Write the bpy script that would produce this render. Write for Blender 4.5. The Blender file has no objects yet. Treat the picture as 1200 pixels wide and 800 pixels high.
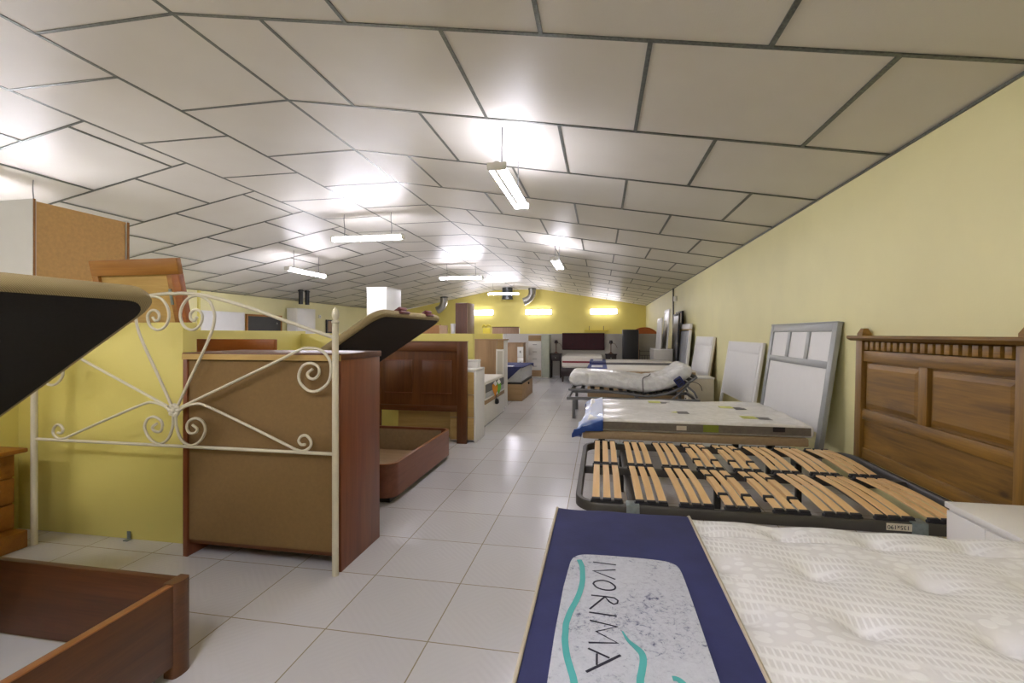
import bpy, bmesh, math, random
from mathutils import Vector, Matrix, noise
random.seed(7)
SC = bpy.context.scene
COL = SC.collection
PI = math.pi

# ------------------------------------------------------------------ colours and materials
def C(hx):
    hx = hx.lstrip('#'); o = []
    for i in (0, 2, 4):
        v = int(hx[i:i+2], 16) / 255
        o.append(v / 12.92 if v <= .04045 else ((v + .055) / 1.055) ** 2.4)
    return (*o, 1)

class NT:
    def __init__(s, name):
        s.m = bpy.data.materials.new(name); s.m.use_nodes = True
        s.t = s.m.node_tree; s.b = s.t.nodes['Principled BSDF']
    def n(s, typ, **kw):
        nd = s.t.nodes.new(typ)
        for k, v in kw.items():
            if k.startswith('i_'):
                nd.inputs[k[2:].replace('_', ' ')].default_value = v
            else: setattr(nd, k, v)
        return nd
    def l(s, a, b): s.t.links.new(a, b)
    def ramp(s, fac, stops):
        r = s.n('ShaderNodeValToRGB'); e = r.color_ramp.elements
        while len(e) < len(stops): e.new(.5)
        for i, (p, c) in enumerate(stops): e[i].position = p; e[i].color = c
        s.l(fac, r.inputs['Fac']); return r.outputs['Color']
    def bump(s, height, strength=.3, dist=.002):
        b = s.n('ShaderNodeBump'); b.inputs['Strength'].default_value = strength; b.inputs['Distance'].default_value = dist
        s.l(height, b.inputs['Height']); s.l(b.outputs['Normal'], s.b.inputs['Normal']); return b
    def coords(s, scale=(1, 1, 1), rot=(0, 0, 0), world=False, loc=(0, 0, 0)):
        if world: src = s.n('ShaderNodeNewGeometry').outputs['Position']
        else: src = s.n('ShaderNodeTexCoord').outputs['Object']
        mp = s.n('ShaderNodeMapping'); mp.inputs['Scale'].default_value = scale; mp.inputs['Rotation'].default_value = rot; mp.inputs['Location'].default_value = loc
        s.l(src, mp.inputs['Vector']); return mp.outputs['Vector']
    def noise(s, vec, scale=5, detail=4, rough=.55, dist=0):
        nd = s.n('ShaderNodeTexNoise'); nd.inputs['Scale'].default_value = scale; nd.inputs['Detail'].default_value = detail
        nd.inputs['Roughness'].default_value = rough; nd.inputs['Distortion'].default_value = dist
        s.l(vec, nd.inputs['Vector']); return nd.outputs['Fac']
    def math(s, op, a, b=None, c=None):
        nd = s.n('ShaderNodeMath', operation=op)
        for i, v in enumerate((a, b, c)):
            if v is None: continue
            if isinstance(v, (int, float)): nd.inputs[i].default_value = v
            else: s.l(v, nd.inputs[i])
        return nd.outputs[0]
    def set(s, **kw):
        for k, v in kw.items(): s.b.inputs[k.replace('_', ' ')].default_value = v
        return s

def plain(name, hx, rough=.5, metal=0, var=.06, scale=9, bump=0, coat=0):
    """painted / moulded surface with slight procedural unevenness"""
    t = NT(name); c = C(hx)
    f = t.noise(t.coords(), scale, 4)
    t.l(t.ramp(f, [(.3, (c[0]*(1-var), c[1]*(1-var), c[2]*(1-var), 1)), (.7, (min(1, c[0]*(1+var)), min(1, c[1]*(1+var)), min(1, c[2]*(1+var)), 1))]), t.b.inputs['Base Color'])
    t.set(Roughness=rough, Metallic=metal)
    if coat: t.b.inputs['Coat Weight'].default_value = coat; t.b.inputs['Coat Roughness'].default_value = .15
    if bump: t.bump(t.noise(t.coords(), scale*20, 2), bump, .001)
    return t.m

def wood(name, dark, light, axis='x', rough=.42, freq=16, knots=False, contrast=(.32, .68), spec=.5):
    t = NT(name)
    a = {'x': 0, 'y': 1, 'z': 2}[axis]
    sc = [freq]*3; sc[a] = 1.1
    v = t.coords(tuple(sc))
    f1 = t.noise(v, 1, 6, .62, .8)
    sc2 = [freq*9]*3; sc2[a] = 3
    f2 = t.noise(t.coords(tuple(sc2)), 1, 3, .6)
    f = t.math('ADD', t.math('MULTIPLY', f1, .72), t.math('MULTIPLY', f2, .28))
    col = t.ramp(f, [(contrast[0], C(dark)), (contrast[1], C(light))])
    if knots:
        sk = [5, 5, 5]; sk[a] = 2.4
        vo = t.n('ShaderNodeTexVoronoi'); t.l(t.coords(tuple(sk), loc=(3.3, 1.7, .4)), vo.inputs['Vector']); vo.inputs['Scale'].default_value = 1
        k = t.ramp(vo.outputs['Distance'], [(.04, (.25, .2, .16, 1)), (.11, (1, 1, 1, 1))])
        mx = t.n('ShaderNodeMix', data_type='RGBA', blend_type='MULTIPLY'); mx.inputs['Factor'].default_value = .8
        t.l(col, mx.inputs['A']); t.l(k, mx.inputs['B']); col = mx.outputs['Result']
    t.l(col, t.b.inputs['Base Color'])
    t.set(Roughness=rough); t.b.inputs['Specular IOR Level'].default_value = spec
    t.bump(f2, .12, .001)
    return t.m

def emit(name, hx, strength):
    t = NT(name); t.set(Roughness=.4); t.b.inputs['Base Color'].default_value = (.9, .9, .9, 1)
    t.b.inputs['Emission Color'].default_value = C(hx); t.b.inputs['Emission Strength'].default_value = strength
    return t.m

def paint_wall(name, hx, boards=False, rough=.55):
    t = NT(name); c = C(hx)
    f = t.noise(t.coords(world=True), 1.3, 4)
    t.l(t.ramp(f, [(.3, tuple(x*.955 for x in c[:3])+(1,)), (.7, tuple(min(1, x*1.03) for x in c[:3])+(1,))]), t.b.inputs['Base Color'])
    t.set(Roughness=rough)
    h = t.noise(t.coords(world=True), 60, 3)
    if boards:
        sx = t.n('ShaderNodeSeparateXYZ'); t.l(t.n('ShaderNodeNewGeometry').outputs['Position'], sx.inputs[0])
        g = t.math('LESS_THAN', t.math('FRACT', t.math('MULTIPLY', sx.outputs['Z'], 1/.62)), .02)
        h = t.math('SUBTRACT', t.math('MULTIPLY', h, .25), g)
    t.bump(h, .15, .004)
    return t.m

M = {}
M['wall_r'] = paint_wall('yellow_wall_paint', '#e4dda6')
M['wall_end'] = paint_wall('deep_yellow_wall_paint', '#dccd70', boards=True)
M['part'] = paint_wall('yellow_partition_paint', '#dbcf74')
M['grey_part'] = paint_wall('grey_partition_board', '#c3bfb6')

def floor_mat():
    t = NT('glazed_floor_tiles')
    v = t.coords(world=True, loc=(.681, -1.8119, 0))
    br = t.n('ShaderNodeTexBrick', offset=0, squash=1); t.l(v, br.inputs['Vector'])
    for k, x in (('Scale', 1), ('Mortar Size', .0028), ('Mortar Smooth', .1), ('Brick Width', .45), ('Row Height', .45), ('Bias', 0)): br.inputs[k].default_value = x
    br.inputs['Color1'].default_value = C('#d0cfcf'); br.inputs['Color2'].default_value = C('#cac9c9'); br.inputs['Mortar'].default_value = C('#9a9078')
    t.l(br.outputs['Color'], t.b.inputs['Base Color'])
    # pressed chevron relief, turning every quarter tile
    w1 = t.n('ShaderNodeTexWave', bands_direction='DIAGONAL'); t.l(t.coords((1, 1, 0), world=True), w1.inputs['Vector']); w1.inputs['Scale'].default_value = 16; w1.inputs['Distortion'].default_value = .6
    w2 = t.n('ShaderNodeTexWave', bands_direction='DIAGONAL'); t.l(t.coords((-1, 1, 0), world=True), w2.inputs['Vector']); w2.inputs['Scale'].default_value = 16; w2.inputs['Distortion'].default_value = .6
    ch = t.n('ShaderNodeTexChecker'); t.l(t.coords(world=True, loc=(.681, -1.8119, 0)), ch.inputs['Vector']); ch.inputs['Scale'].default_value = 1/.225
    mx = t.n('ShaderNodeMix'); t.l(ch.outputs['Fac'], mx.inputs['Factor']); t.l(w1.outputs['Fac'], mx.inputs['A']); t.l(w2.outputs['Fac'], mx.inputs['B'])
    h = t.math('SUBTRACT', t.math('MULTIPLY', mx.outputs['Result'], .4), t.math('MULTIPLY', br.outputs['Fac'], 1.0))
    t.bump(h, .35, .0022)
    t.set(Roughness=.2)
    t.b.inputs['Specular IOR Level'].default_value = .6
    return t.m
M['floor'] = floor_mat()

def ceil_mat():
    t = NT('white_ribbed_ceiling_panel')
    v = t.coords(world=True)
    f = t.noise(v, .8, 3)
    t.l(t.ramp(f, [(.3, C('#cdc8be')), (.7, C('#d6d2ca'))]), t.b.inputs['Base Color'])
    w = t.n('ShaderNodeTexWave', bands_direction='X'); t.l(v, w.inputs['Vector']); w.inputs['Scale'].default_value = 26; w.inputs['Distortion'].default_value = .3
    w2 = t.n('ShaderNodeTexWave', bands_direction='Y'); t.l(v, w2.inputs['Vector']); w2.inputs['Scale'].default_value = 40; w2.inputs['Distortion'].default_value = .3
    t.bump(t.math('ADD', w.outputs['Fac'], w2.outputs['Fac']), .14, .0015)
    t.set(Roughness=.42); t.b.inputs['Specular IOR Level'].default_value = .4
    return t.m
M['ceil'] = ceil_mat()
M['joint'] = plain('galvanised_joint_strip', '#666962', .4, .6, .35, 60)
M['white_lac'] = plain('white_lacquer', '#e6e4de', .35, 0, .015)
M['cream_metal'] = plain('cream_painted_metal', '#cfc8b0', .38, 0, .05)
M['offwhite'] = plain('off_white_laminate', '#cbcac4', .45, 0, .015)
M['white_board'] = plain('white_board', '#e2e1dd', .5, 0, .015)
M['grey_lac'] = plain('grey_lacquer', '#969895', .38, 0, .02)
M['mdf'] = plain('raw_fibreboard', '#cda56a', .75, 0, .08, 40)
M['back_panel'] = plain('brown_hardboard_back', '#7d6238', .8, 0, .06, 60)
M['black_cloth'] = plain('black_underside_cloth', '#15110f', .85, 0, .3, 120, .2)
M['dark_cloth'] = plain('dark_brown_underside_cloth', '#2a231e', .85, 0, .2, 120, .2)
def weave(name, a, b):
    t = NT(name)
    w = t.n('ShaderNodeTexWave', bands_direction='DIAGONAL'); t.l(t.coords((1, 1, 1)), w.inputs['Vector']); w.inputs['Scale'].default_value = 95; w.inputs['Distortion'].default_value = .4
    t.l(t.ramp(w.outputs['Fac'], [(.2, C(a)), (.8, C(b))]), t.b.inputs['Base Color']); t.set(Roughness=.8)
    t.bump(w.outputs['Fac'], .35, .002); return t.m
M['beige_weave'] = weave('beige_woven_border', '#8a7a54', '#ab9a70')
M['mahog'] = wood('mahogany_veneer', '#4f2b0d', '#70421a', 'z', .38)
M['mahog_side'] = wood('mahogany_cabinet_side', '#6a3417', '#8c4f29', 'z', .4)
M['mahog_x'] = wood('mahogany_veneer_horizontal', '#4f290a', '#704015', 'x', .4)
M['walnut_x'] = wood('walnut_veneer', '#45250f', '#693b1b', 'x', .36, 14)
M['walnut_y'] = wood('walnut_veneer_along', '#4a2a14', '#68401f', 'y', .36, 14)
M['walnut_edge'] = wood('walnut_edge_band', '#8a5426', '#a56c38', 'y', .36, 14)
M['redwood_y'] = wood('reddish_bed_veneer', '#6e3c24', '#88523a', 'y', .36, 14)
M['oak_honey'] = wood('honey_pine', '#7a4812', '#a56a1e', 'x', .4, 14, contrast=(.25, .75))
M['pine_dark'] = wood('aged_pine', '#573c10', '#9b7228', 'x', .45, 9, True)
M['pine_dark_z'] = wood('aged_pine_upright', '#573c10', '#9b7228', 'z', .45, 9, True)
M['slat'] = wood('beech_slat', '#e6b878', '#f2cf9a', 'y', .36, 30)
M['kraft_z'] = wood('light_oak_veneer', '#97795a', '#b3936f', 'z', .5, 12)
M['kraft_x'] = wood('light_oak_veneer_flat', '#93754f', '#b1926a', 'x', .5, 12)
M['pale_pine'] = wood('pale_pine_plank', '#a9884a', '#c7a766', 'x', .5, 9, True)
M['brown_ward'] = wood('brown_wardrobe_veneer', '#52301f', '#6c432c', 'z', .45)
M['taupe_ward'] = wood('taupe_wardrobe_side', '#8a6c50', '#a4856a', 'z', .5)
M['wenge'] = wood('wenge_veneer', '#1c1011', '#2e1e1d', 'z', .4)
M['steel_dark'] = plain('dark_grey_steel', '#4b4843', .4, .35, .08)
M['steel_grey'] = plain('grey_painted_steel', '#77787a', .42, .3, .06)
M['galv'] = plain('galvanised_bracket', '#8b9695', .4, .6, .15, 40)
M['rubber'] = plain('black_rubber', '#1f1e22', .6)
M['black_leg'] = plain('black_steel_leg', '#171614', .4)
M['duct'] = plain('silver_duct', '#9c9a94', .28, .9, .15, 30)
M['duct_dark'] = plain('dark_duct', '#4a4c4a', .4, .5, .1)
M['navy'] = plain('navy_fabric', '#282d5a', .8, 0, .22, 6, .35)
M['navy_b'] = plain('navy_satin', '#2b3a78', .5, 0, .2, 12)
M['piping'] = plain('beige_piping', '#b8ad98', .7)
M['teal'] = plain('teal_print', '#4aa39f', .7, 0, .04, 30)
M['ink'] = plain('dark_ink', '#1c1b2e', .7)
M['wine'] = plain('wine_red_plastic', '#6d2a2c', .4)
M['shade'] = plain('pale_lamp_shade', '#e8e6e2', .5)
M['paper'] = plain('cream_label', '#d8cfb8', .6)
M['orange_wood'] = wood('orange_wood', '#84541a', '#a5702c', 'x', .45)
M['cherry_x'] = wood('cherry_wood_flat', '#8a4a12', '#aa6420', 'x', .42, 10)
M['chalk'] = plain('dark_slate_panel', '#2a2926', .5, 0, .15, 5)
M['mirror'] = plain('mirror_glass', '#c9cdd2', .06, 1, .02)
M['silver_fab'] = plain('silver_grey_panel', '#a2a4a8', .35, .3, .1, 4)
M['black_gloss'] = plain('black_gloss', '#151314', .45)
M['yellow_paint'] = plain('bright_yellow_paint', '#d6c23c', .5)
M['orange_paint'] = plain('orange_stain', '#b8621e', .5)
M['red_stripe'] = plain('red_mattress_stripe', '#7c2230', .7)
M['plush'] = plain('ivory_mattress_cover', '#dcd7cc', .8, 0, .05, 30, .2)
M['grey_band'] = plain('grey_mattress_border', '#6c6a68', .7, 0, .15, 60)
M['taupe_band'] = plain('taupe_mattress_border', '#6e665a', .55, 0, .15, 30)
M['tan'] = plain('tan_bed_base_cloth', '#a58d6c', .75, 0, .08, 40)
M['greymatt'] = plain('pale_grey_mattress_cloth', '#bfc2c6', .75, 0, .06, 40, .2)
M['tube'] = emit('fluorescent_tube', '#f0eefc', 6.5)
M['tube_near'] = emit('fluorescent_tube_bright', '#f0eefc', 16)
M['diff_near'] = emit('lit_diffuser_bright', '#f0eefc', 12)
M['diff'] = emit('lit_diffuser', '#f0eefc', 14)
M['diff_end'] = emit('lit_wall_diffuser', '#f4f0ff', 2.6)
def slate():
    t = NT('distressed_grey_print')
    f = t.noise(t.coords((1, 1, 1)), 75, 8, .8, .6)
    g = t.noise(t.coords((1, 1, 1)), 7, 3)
    k = t.math('ADD', f, t.math('MULTIPLY', g, .35))
    t.l(t.ramp(k, [(.52, C('#4a4b66')), (.575, C('#9fa2ac')), (.65, C('#b3b6bd')), (.9, C('#c0c3c9'))]), t.b.inputs['Base Color'])
    t.set(Roughness=.8); return t.m
M['slate'] = slate()

def quilt():
    t = NT('white_knitted_mattress_top')
    # slanted rows of stitched dashes, broken up by pebble-shaped patches
    v = t.coords((1, .38, 1), rot=(0, 0, .06))
    br = t.n('ShaderNodeTexBrick', offset=.5, squash=1); t.l(v, br.inputs['Vector'])
    for k, x in (('Scale', 1), ('Mortar Size', .0042), ('Mortar Smooth', .8), ('Brick Width', .0135), ('Row Height', .0135), ('Bias', 0)): br.inputs[k].default_value = x
    vo = t.n('ShaderNodeTexVoronoi', feature='F1'); t.l(t.coords((1, 1.3, 1)), vo.inputs['Vector']); vo.inputs['Scale'].default_value = 24; vo.inputs['Randomness'].default_value = .7
    peb = t.n('ShaderNodeMapRange', interpolation_type='SMOOTHSTEP'); t.l(vo.outputs['Distance'], peb.inputs['Value']); peb.inputs['From Min'].default_value = .5; peb.inputs['From Max'].default_value = .36; peb.inputs['To Min'].default_value = .45
    mask = t.ramp(t.noise(t.coords((1, 2.2, 1), rot=(0, 0, .3)), 3.4, 1), [(.5, (0, 0, 0, 1)), (.56, (1, 1, 1, 1))])
    mx = t.n('ShaderNodeMix'); t.l(mask, mx.inputs['Factor']); t.l(t.math('ADD', t.math('MULTIPLY', br.outputs['Fac'], .75), .25), mx.inputs['A']); t.l(peb.outputs['Result'], mx.inputs['B'])
    h = mx.outputs['Result']
    t.l(t.ramp(h, [(.1, C('#d3d2cf')), (.5, C('#dfdedc')), (1, C('#e8e8e6'))]), t.b.inputs['Base Color'])
    t.bump(h, .35, .003); t.set(Roughness=.75)
    return t.m
M['quilt'] = quilt()

def plastic_over(name, base, var='#c9c8c2', strength=.5):
    t = NT(name)
    n = t.noise(t.coords((1, 1, 1)), 7, 5, .6, 1.2)
    vo = t.n('ShaderNodeTexWave', bands_direction='DIAGONAL'); t.l(t.coords((1, 1, 1)), vo.inputs['Vector']); vo.inputs['Scale'].default_value = 4; vo.inputs['Distortion'].default_value = 9
    t.l(t.ramp(t.noise(t.coords(), 16, 4), [(.35, C(var)), (.65, C(base))]), t.b.inputs['Base Color'])
    t.set(Roughness=.5); t.b.inputs['Coat Weight'].default_value = .7; t.b.inputs['Coat Roughness'].default_value = .2
    t.bump(t.math('ADD', n, t.math('MULTIPLY', vo.outputs['Fac'], .25)), strength, .03)
    return t.m
M['wrap_white'] = plastic_over('plastic_wrapped_white_mattress', '#efefee', '#e2e2e0', 1.0)
M['wrap_top'] = plastic_over('plastic_wrapped_ivory_mattress', '#e9e8e4', '#dcdbd5', .3)
def blue_film():
    t = NT('blue_plastic_film')
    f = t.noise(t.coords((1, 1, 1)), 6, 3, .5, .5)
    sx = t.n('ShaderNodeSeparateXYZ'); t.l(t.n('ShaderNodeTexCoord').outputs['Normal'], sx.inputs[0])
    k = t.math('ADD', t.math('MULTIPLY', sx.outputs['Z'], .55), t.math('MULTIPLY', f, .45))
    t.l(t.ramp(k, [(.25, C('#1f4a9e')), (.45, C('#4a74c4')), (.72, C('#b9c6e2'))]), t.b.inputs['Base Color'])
    t.set(Roughness=.36); t.b.inputs['Coat Weight'].default_value = .35
    t.bump(t.noise(t.coords(), 14, 4, .6, 1), .45, .015); return t.m
M['film'] = blue_film()

# ------------------------------------------------------------------ mesh building
class MB:
    def __init__(s): s.bm = bmesh.new()
    def box(s, x0, x1, y0, y1, z0, z1, b=0, seg=2, m=None):
        mat = Matrix.Translation(((x0+x1)/2, (y0+y1)/2, (z0+z1)/2)) @ Matrix.Diagonal((x1-x0, y1-y0, z1-z0, 1))
        vs = bmesh.ops.create_cube(s.bm, size=1, matrix=mat)['verts']
        if b:
            es = list({e for v in vs for e in v.link_edges})
            r = bmesh.ops.bevel(s.bm, geom=es, offset=b, segments=seg, affect='EDGES', profile=.5)
            vs = list({v for f in r['faces'] for v in f.verts} | {v for v in vs if v.is_valid})
        if m is not None: bmesh.ops.transform(s.bm, matrix=m, verts=vs)
        return s
    def quadloft(s, rings, closed=True, caps=True):
        """join successive rings of points with quads"""
        vr = [[s.bm.verts.new(p) for p in r] for r in rings]
        n = len(vr[0])
        for a, b in zip(vr, vr[1:]):
            for i in range(n if closed else n-1):
                j = (i+1) % n
                try: s.bm.faces.new((a[i], a[j], b[j], b[i]))
                except ValueError: pass
        if caps and closed:
            s.bm.faces.new(vr[0][::-1]); s.bm.faces.new(vr[-1])
        return s
    def tube(s, pts, r, n=8, closed=False, caps=True):
        P = [Vector(p) for p in pts]; N = len(P)
        T = []
        for i in range(N):
            if closed: d = P[(i+1) % N] - P[i-1]
            else: d = P[min(i+1, N-1)] - P[max(i-1, 0)]
            T.append(d.normalized())
        u = T[0].orthogonal().normalized(); rings = []
        for i in range(N):
            u = (u - T[i]*u.dot(T[i])).normalized(); w = T[i].cross(u)
            rr = r[i] if isinstance(r, (list, tuple)) else r
            rings.append([P[i] + (u*math.cos(a) + w*math.sin(a))*rr for a in (2*PI*k/n for k in range(n))])
        if closed: rings.append(rings[0]); return s.quadloft_closed(rings[:-1])
        return s.quadloft(rings, True, caps)
    def quadloft_closed(s, rings):
        vr = [[s.bm.verts.new(p) for p in r] for r in rings]; n = len(vr[0]); N = len(vr)
        for i in range(N):
            a, b = vr[i], vr[(i+1) % N]
            for k in range(n):
                j = (k+1) % n; s.bm.faces.new((a[k], a[j], b[j], b[k]))
        return s
    def cyl(s, p0, p1, r, n=16, r2=None): return s.tube([p0, p1], [r, r if r2 is None else r2], n)
    def lathe(s, prof, c=(0, 0, 0), n=18):
        rings = [[(c[0]+r*math.cos(2*PI*k/n), c[1]+r*math.sin(2*PI*k/n), c[2]+z) for k in range(n)] for r, z in prof]
        return s.quadloft(rings)
    def prism(s, poly, axis, a, b):
        def P(u, v, t): return {'x': (t, u, v), 'y': (u, t, v), 'z': (u, v, t)}[axis]
        return s.quadloft([[P(u, v, a) for u, v in poly], [P(u, v, b) for u, v in poly]])
    def slab(s, x0, x1, y0, y1, z0, z1, r, nu, nv, fn=None):
        """soft block: top grid rolled over at the rim, straight border, flat bottom"""
        def axis(a, b, n):
            e = [a + r*(1-math.cos(PI/2*k/4)) for k in range(4)]
            m = [a+r+(b-a-2*r)*k/n for k in range(n+1)]
            return e + m + [a+b-x for x in e[::-1]]
        X, Y = axis(x0, x1, nu), axis(y0, y1, nv)
        def dz(t, a, b):
            d = min(t-a, b-t)
            return 0 if d >= r else r-math.sqrt(max(0, r*r-(r-d)**2))
        g = []
        for x in X:
            g.append([s.bm.verts.new((x, y, z1 - min(r, math.hypot(dz(x, x0, x1), dz(y, y0, y1))) + (fn(x, y) if fn else 0))) for y in Y])
        nx, ny = len(X), len(Y)
        for i in range(nx-1):
            for j in range(ny-1): s.bm.faces.new((g[i][j], g[i+1][j], g[i+1][j+1], g[i][j+1]))
        rim = [g[i][0] for i in range(nx)] + [g[-1][j] for j in range(1, ny)] + [g[i][-1] for i in range(nx-2, -1, -1)] + [g[0][j] for j in range(ny-2, 0, -1)]
        r2 = min(r, (z1-z0)*.4)
        mid = [s.bm.verts.new((v.co.x, v.co.y, z0+r2)) for v in rim]
        cx, cy = (x0+x1)/2, (y0+y1)/2
        low = [s.bm.verts.new((v.co.x+(r2*.5 if v.co.x < x0+r2 else -r2*.5 if v.co.x > x1-r2 else 0), v.co.y+(r2*.5 if v.co.y < y0+r2 else -r2*.5 if v.co.y > y1-r2 else 0), z0)) for v in rim]
        n = len(rim)
        for a, b in ((rim, mid), (mid, low)):
            for i in range(n): s.bm.faces.new((a[i], b[i], b[(i+1) % n], a[(i+1) % n]))
        s.bm.faces.new(low)
        return s
    def sheet(s, fn, nu, nv, thick=0):
        g = [[s.bm.verts.new(fn(i/nu, j/nv)) for j in range(nv+1)] for i in range(nu+1)]
        for i in range(nu):
            for j in range(nv): s.bm.faces.new((g[i][j], g[i+1][j], g[i+1][j+1], g[i][j+1]))
        if thick:
            bmesh.ops.recalc_face_normals(s.bm, faces=s.bm.faces)
            bmesh.ops.solidify(s.bm, geom=s.bm.faces[:], thickness=thick)
        return s
    def build(s, name, mat, parent=None, smooth=35, loc=None, rot=None):
        bmesh.ops.recalc_face_normals(s.bm, faces=s.bm.faces)
        me = bpy.data.meshes.new(name); s.bm.to_mesh(me); s.bm.free()
        if smooth:
            me.shade_smooth(); me.set_sharp_from_angle(angle=math.radians(smooth))
        o = bpy.data.objects.new(name, me); COL.objects.link(o)
        me.materials.append(M[mat] if isinstance(mat, str) else mat)
        if parent is not None: o.parent = parent
        if loc: o.location = loc
        if rot: o.rotation_euler = rot
        return o

def tag(o, label, cat, group=None):
    o['label'] = label; o['category'] = cat; o['kind'] = 'thing'
    if group: o['group'] = group
    return o
def thing(name, label, cat, loc=(0, 0, 0), rot=(0, 0, 0), group=None):
    o = bpy.data.objects.new(name, None); o.empty_display_size = .1; COL.objects.link(o)
    o.location = loc; o.rotation_euler = rot
    return tag(o, label, cat, group)
def struct(o): o['kind'] = 'structure'; return o
def copy_tree(o, parent=None):
    c = o.copy(); COL.objects.link(c); c.parent = parent
    for ch in list(o.children): copy_tree(ch, c)
    return c
def B(name, mat, parent, *a, **k):
    return MB().box(*a, **k).build(name, mat, parent)
def catmull(pts, k=6):
    P = [Vector(p) for p in pts]; P = [P[0]*2-P[1]] + P + [P[-1]*2-P[-2]]; o = []
    for i in range(1, len(P)-2):
        a, b, c, d = P[i-1:i+3]
        for j in range(k):
            t = j/k
            o.append(.5*((2*b)+(c-a)*t+(2*a-5*b+4*c-d)*t*t+(3*b-a-3*c+d)*t**3))
    o.append(P[-2]); return o
def rounded_rect(x0, x1, y0, y1, r, n=6):
    o = []
    for cx, cy, a0 in ((x1-r, y1-r, 0), (x0+r, y1-r, PI/2), (x0+r, y0+r, PI), (x1-r, y0+r, 1.5*PI)):
        o += [(cx+r*math.cos(a0+PI/2*k/n), cy+r*math.sin(a0+PI/2*k/n)) for k in range(n+1)]
    return o
def text_mesh(name, body, size, mat, parent, loc, rot, extrude=.0006):
    cu = bpy.data.curves.new(name, 'FONT'); cu.body = body; cu.size = size; cu.extrude = extrude; cu.align_x = 'CENTER'; cu.align_y = 'CENTER'
    tmp = bpy.data.objects.new(name+'_tmp', cu); COL.objects.link(tmp)
    dg = bpy.context.evaluated_depsgraph_get(); me = bpy.data.meshes.new_from_object(tmp.evaluated_get(dg))
    bpy.data.objects.remove(tmp); bpy.data.curves.remove(cu)
    me.name = name
    o = bpy.data.objects.new(name, me); COL.objects.link(o); me.materials.clear(); me.materials.append(M[mat]); o.parent = parent; o.location = loc; o.rotation_euler = rot
    return o

# ------------------------------------------------------------------ camera
FPX, VX, VY, H = 557.27, 703.75, 390.57, 1.235
cam = bpy.data.cameras.new('camera'); co = bpy.data.objects.new('camera', cam); COL.objects.link(co)
cam.sensor_width = 36; cam.lens = FPX/1200*36; cam.shift_y = -(400-VY)/1200; cam.clip_start = .02; cam.clip_end = 100
co.location = (0, 0, H); co.rotation_euler = (PI/2, 0, math.atan((VX-600)/FPX)); SC.camera = co

# ------------------------------------------------------------------ room
XR, XL, YE, YF = 2.036, -10.1, 22.5, -4.0
ZF, ZR, ZL = H+2.094, H+1.272, H+1.10       # flat ceiling, right eave, left eave
RX, AX, BX = -2.755, -3.88, -5.0            # ridge edge, middle seam, left edge of the flat strip
def zr(x): return ZF if BX <= x <= RX else (ZF+(ZR-ZF)*(x-RX)/(XR-RX) if x > RX else ZF+(ZL-ZF)*(BX-x)/(BX-XL))
struct(B('floor', 'floor', None, XL-.2, XR+.2, YF-.2, YE+.2, -.12, 0))
def gable(name, y0, y1, mat):
    poly = [(XL, 0), (XR, 0), (XR, ZR), (RX, ZF), (BX, ZF), (XL, ZL)]
    return struct(MB().prism(poly, 'y', y0, y1).build(name, mat))
gable('wall_back', YE, YE+.15, 'wall_end')
gable('wall_front', YF-.15, YF, 'wall_r')
struct(B('wall_right', 'wall_r', None, XR, XR+.15, YF, YE, 0, ZR))
struct(B('wall_left', 'wall_r', None, XL-.15, XL, YF, YE, 0, ZL))
cb = MB()
poly = [(XL-.15, ZL), (BX, ZF), (RX, ZF), (XR+.15, ZR-.02), (XR+.15, ZR+.1), (RX, ZF+.1), (BX, ZF+.1), (XL-.15, ZL+.1)]
struct(cb.prism(poly, 'y', YF-.15, YE+.15).build('ceiling', 'ceil'))
# metal joint strips between the panels
jb = MB(); P0, PP = 2.654, 1.176; W = .013
def strip(p, q, w=W):
    p, q = Vector(p), Vector(q); d = (q-p).normalized()
    slope = Vector((1, 0, (zr(p.x+.01)-zr(p.x-.01))/.02)).normalized() if abs(d.y) > .5 else Vector((0, 1, 0))
    n = Vector((0, 0, 1)); c = [p-slope*w, p+slope*w, q+slope*w, q-slope*w]
    jb.quadloft([[v+Vector((0, 0, -.004)) for v in c], [v+Vector((0, 0, .004)) for v in c]])
for x in (RX, AX, BX): strip((x, YF, ZF), (x, YE, ZF), W*1.15)
K0 = math.floor((YF-P0)/PP); K1 = math.ceil((YE-P0)/PP)
for k in range(K0, K1+1):
    y = P0+PP*k; y1 = min(YE, y+PP); ya = max(YF, y)
    if YF < y < YE:
        strip((RX, y, ZF), (XR, y, ZR)); strip((AX, y, ZF), (RX, y, ZF)); strip((XL, y, ZL), (BX, y, ZF))
    y2 = y+.575
    if YF < y2 < YE: strip((BX, y2, ZF), (AX, y2, ZF))
    if ya >= y1: continue
    off = -2.115 if k % 2 == 0 else -1.52
    x = off
    while x < XR-.02:
        strip((x, ya, zr(x)), (x, y1, zr(x))); x += 1.19
    x = -5.2 if k % 2 else -5.76
    while x > XL+.05:
        strip((x, ya, zr(x)), (x, y1, zr(x))); x -= 1.17
struct(jb.build('trim_1', 'joint', smooth=0))
# dark shadow gap where the ceiling meets the right wall, vertical joint of the right wall
struct(B('trim_2', 'joint', None, XR-.012, XR, YF, YE, ZR-.012, ZR+.004))
struct(B('trim_3', 'steel_dark', None, XR-.035, XR, 14.0, 14.06, 0, ZR))

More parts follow.
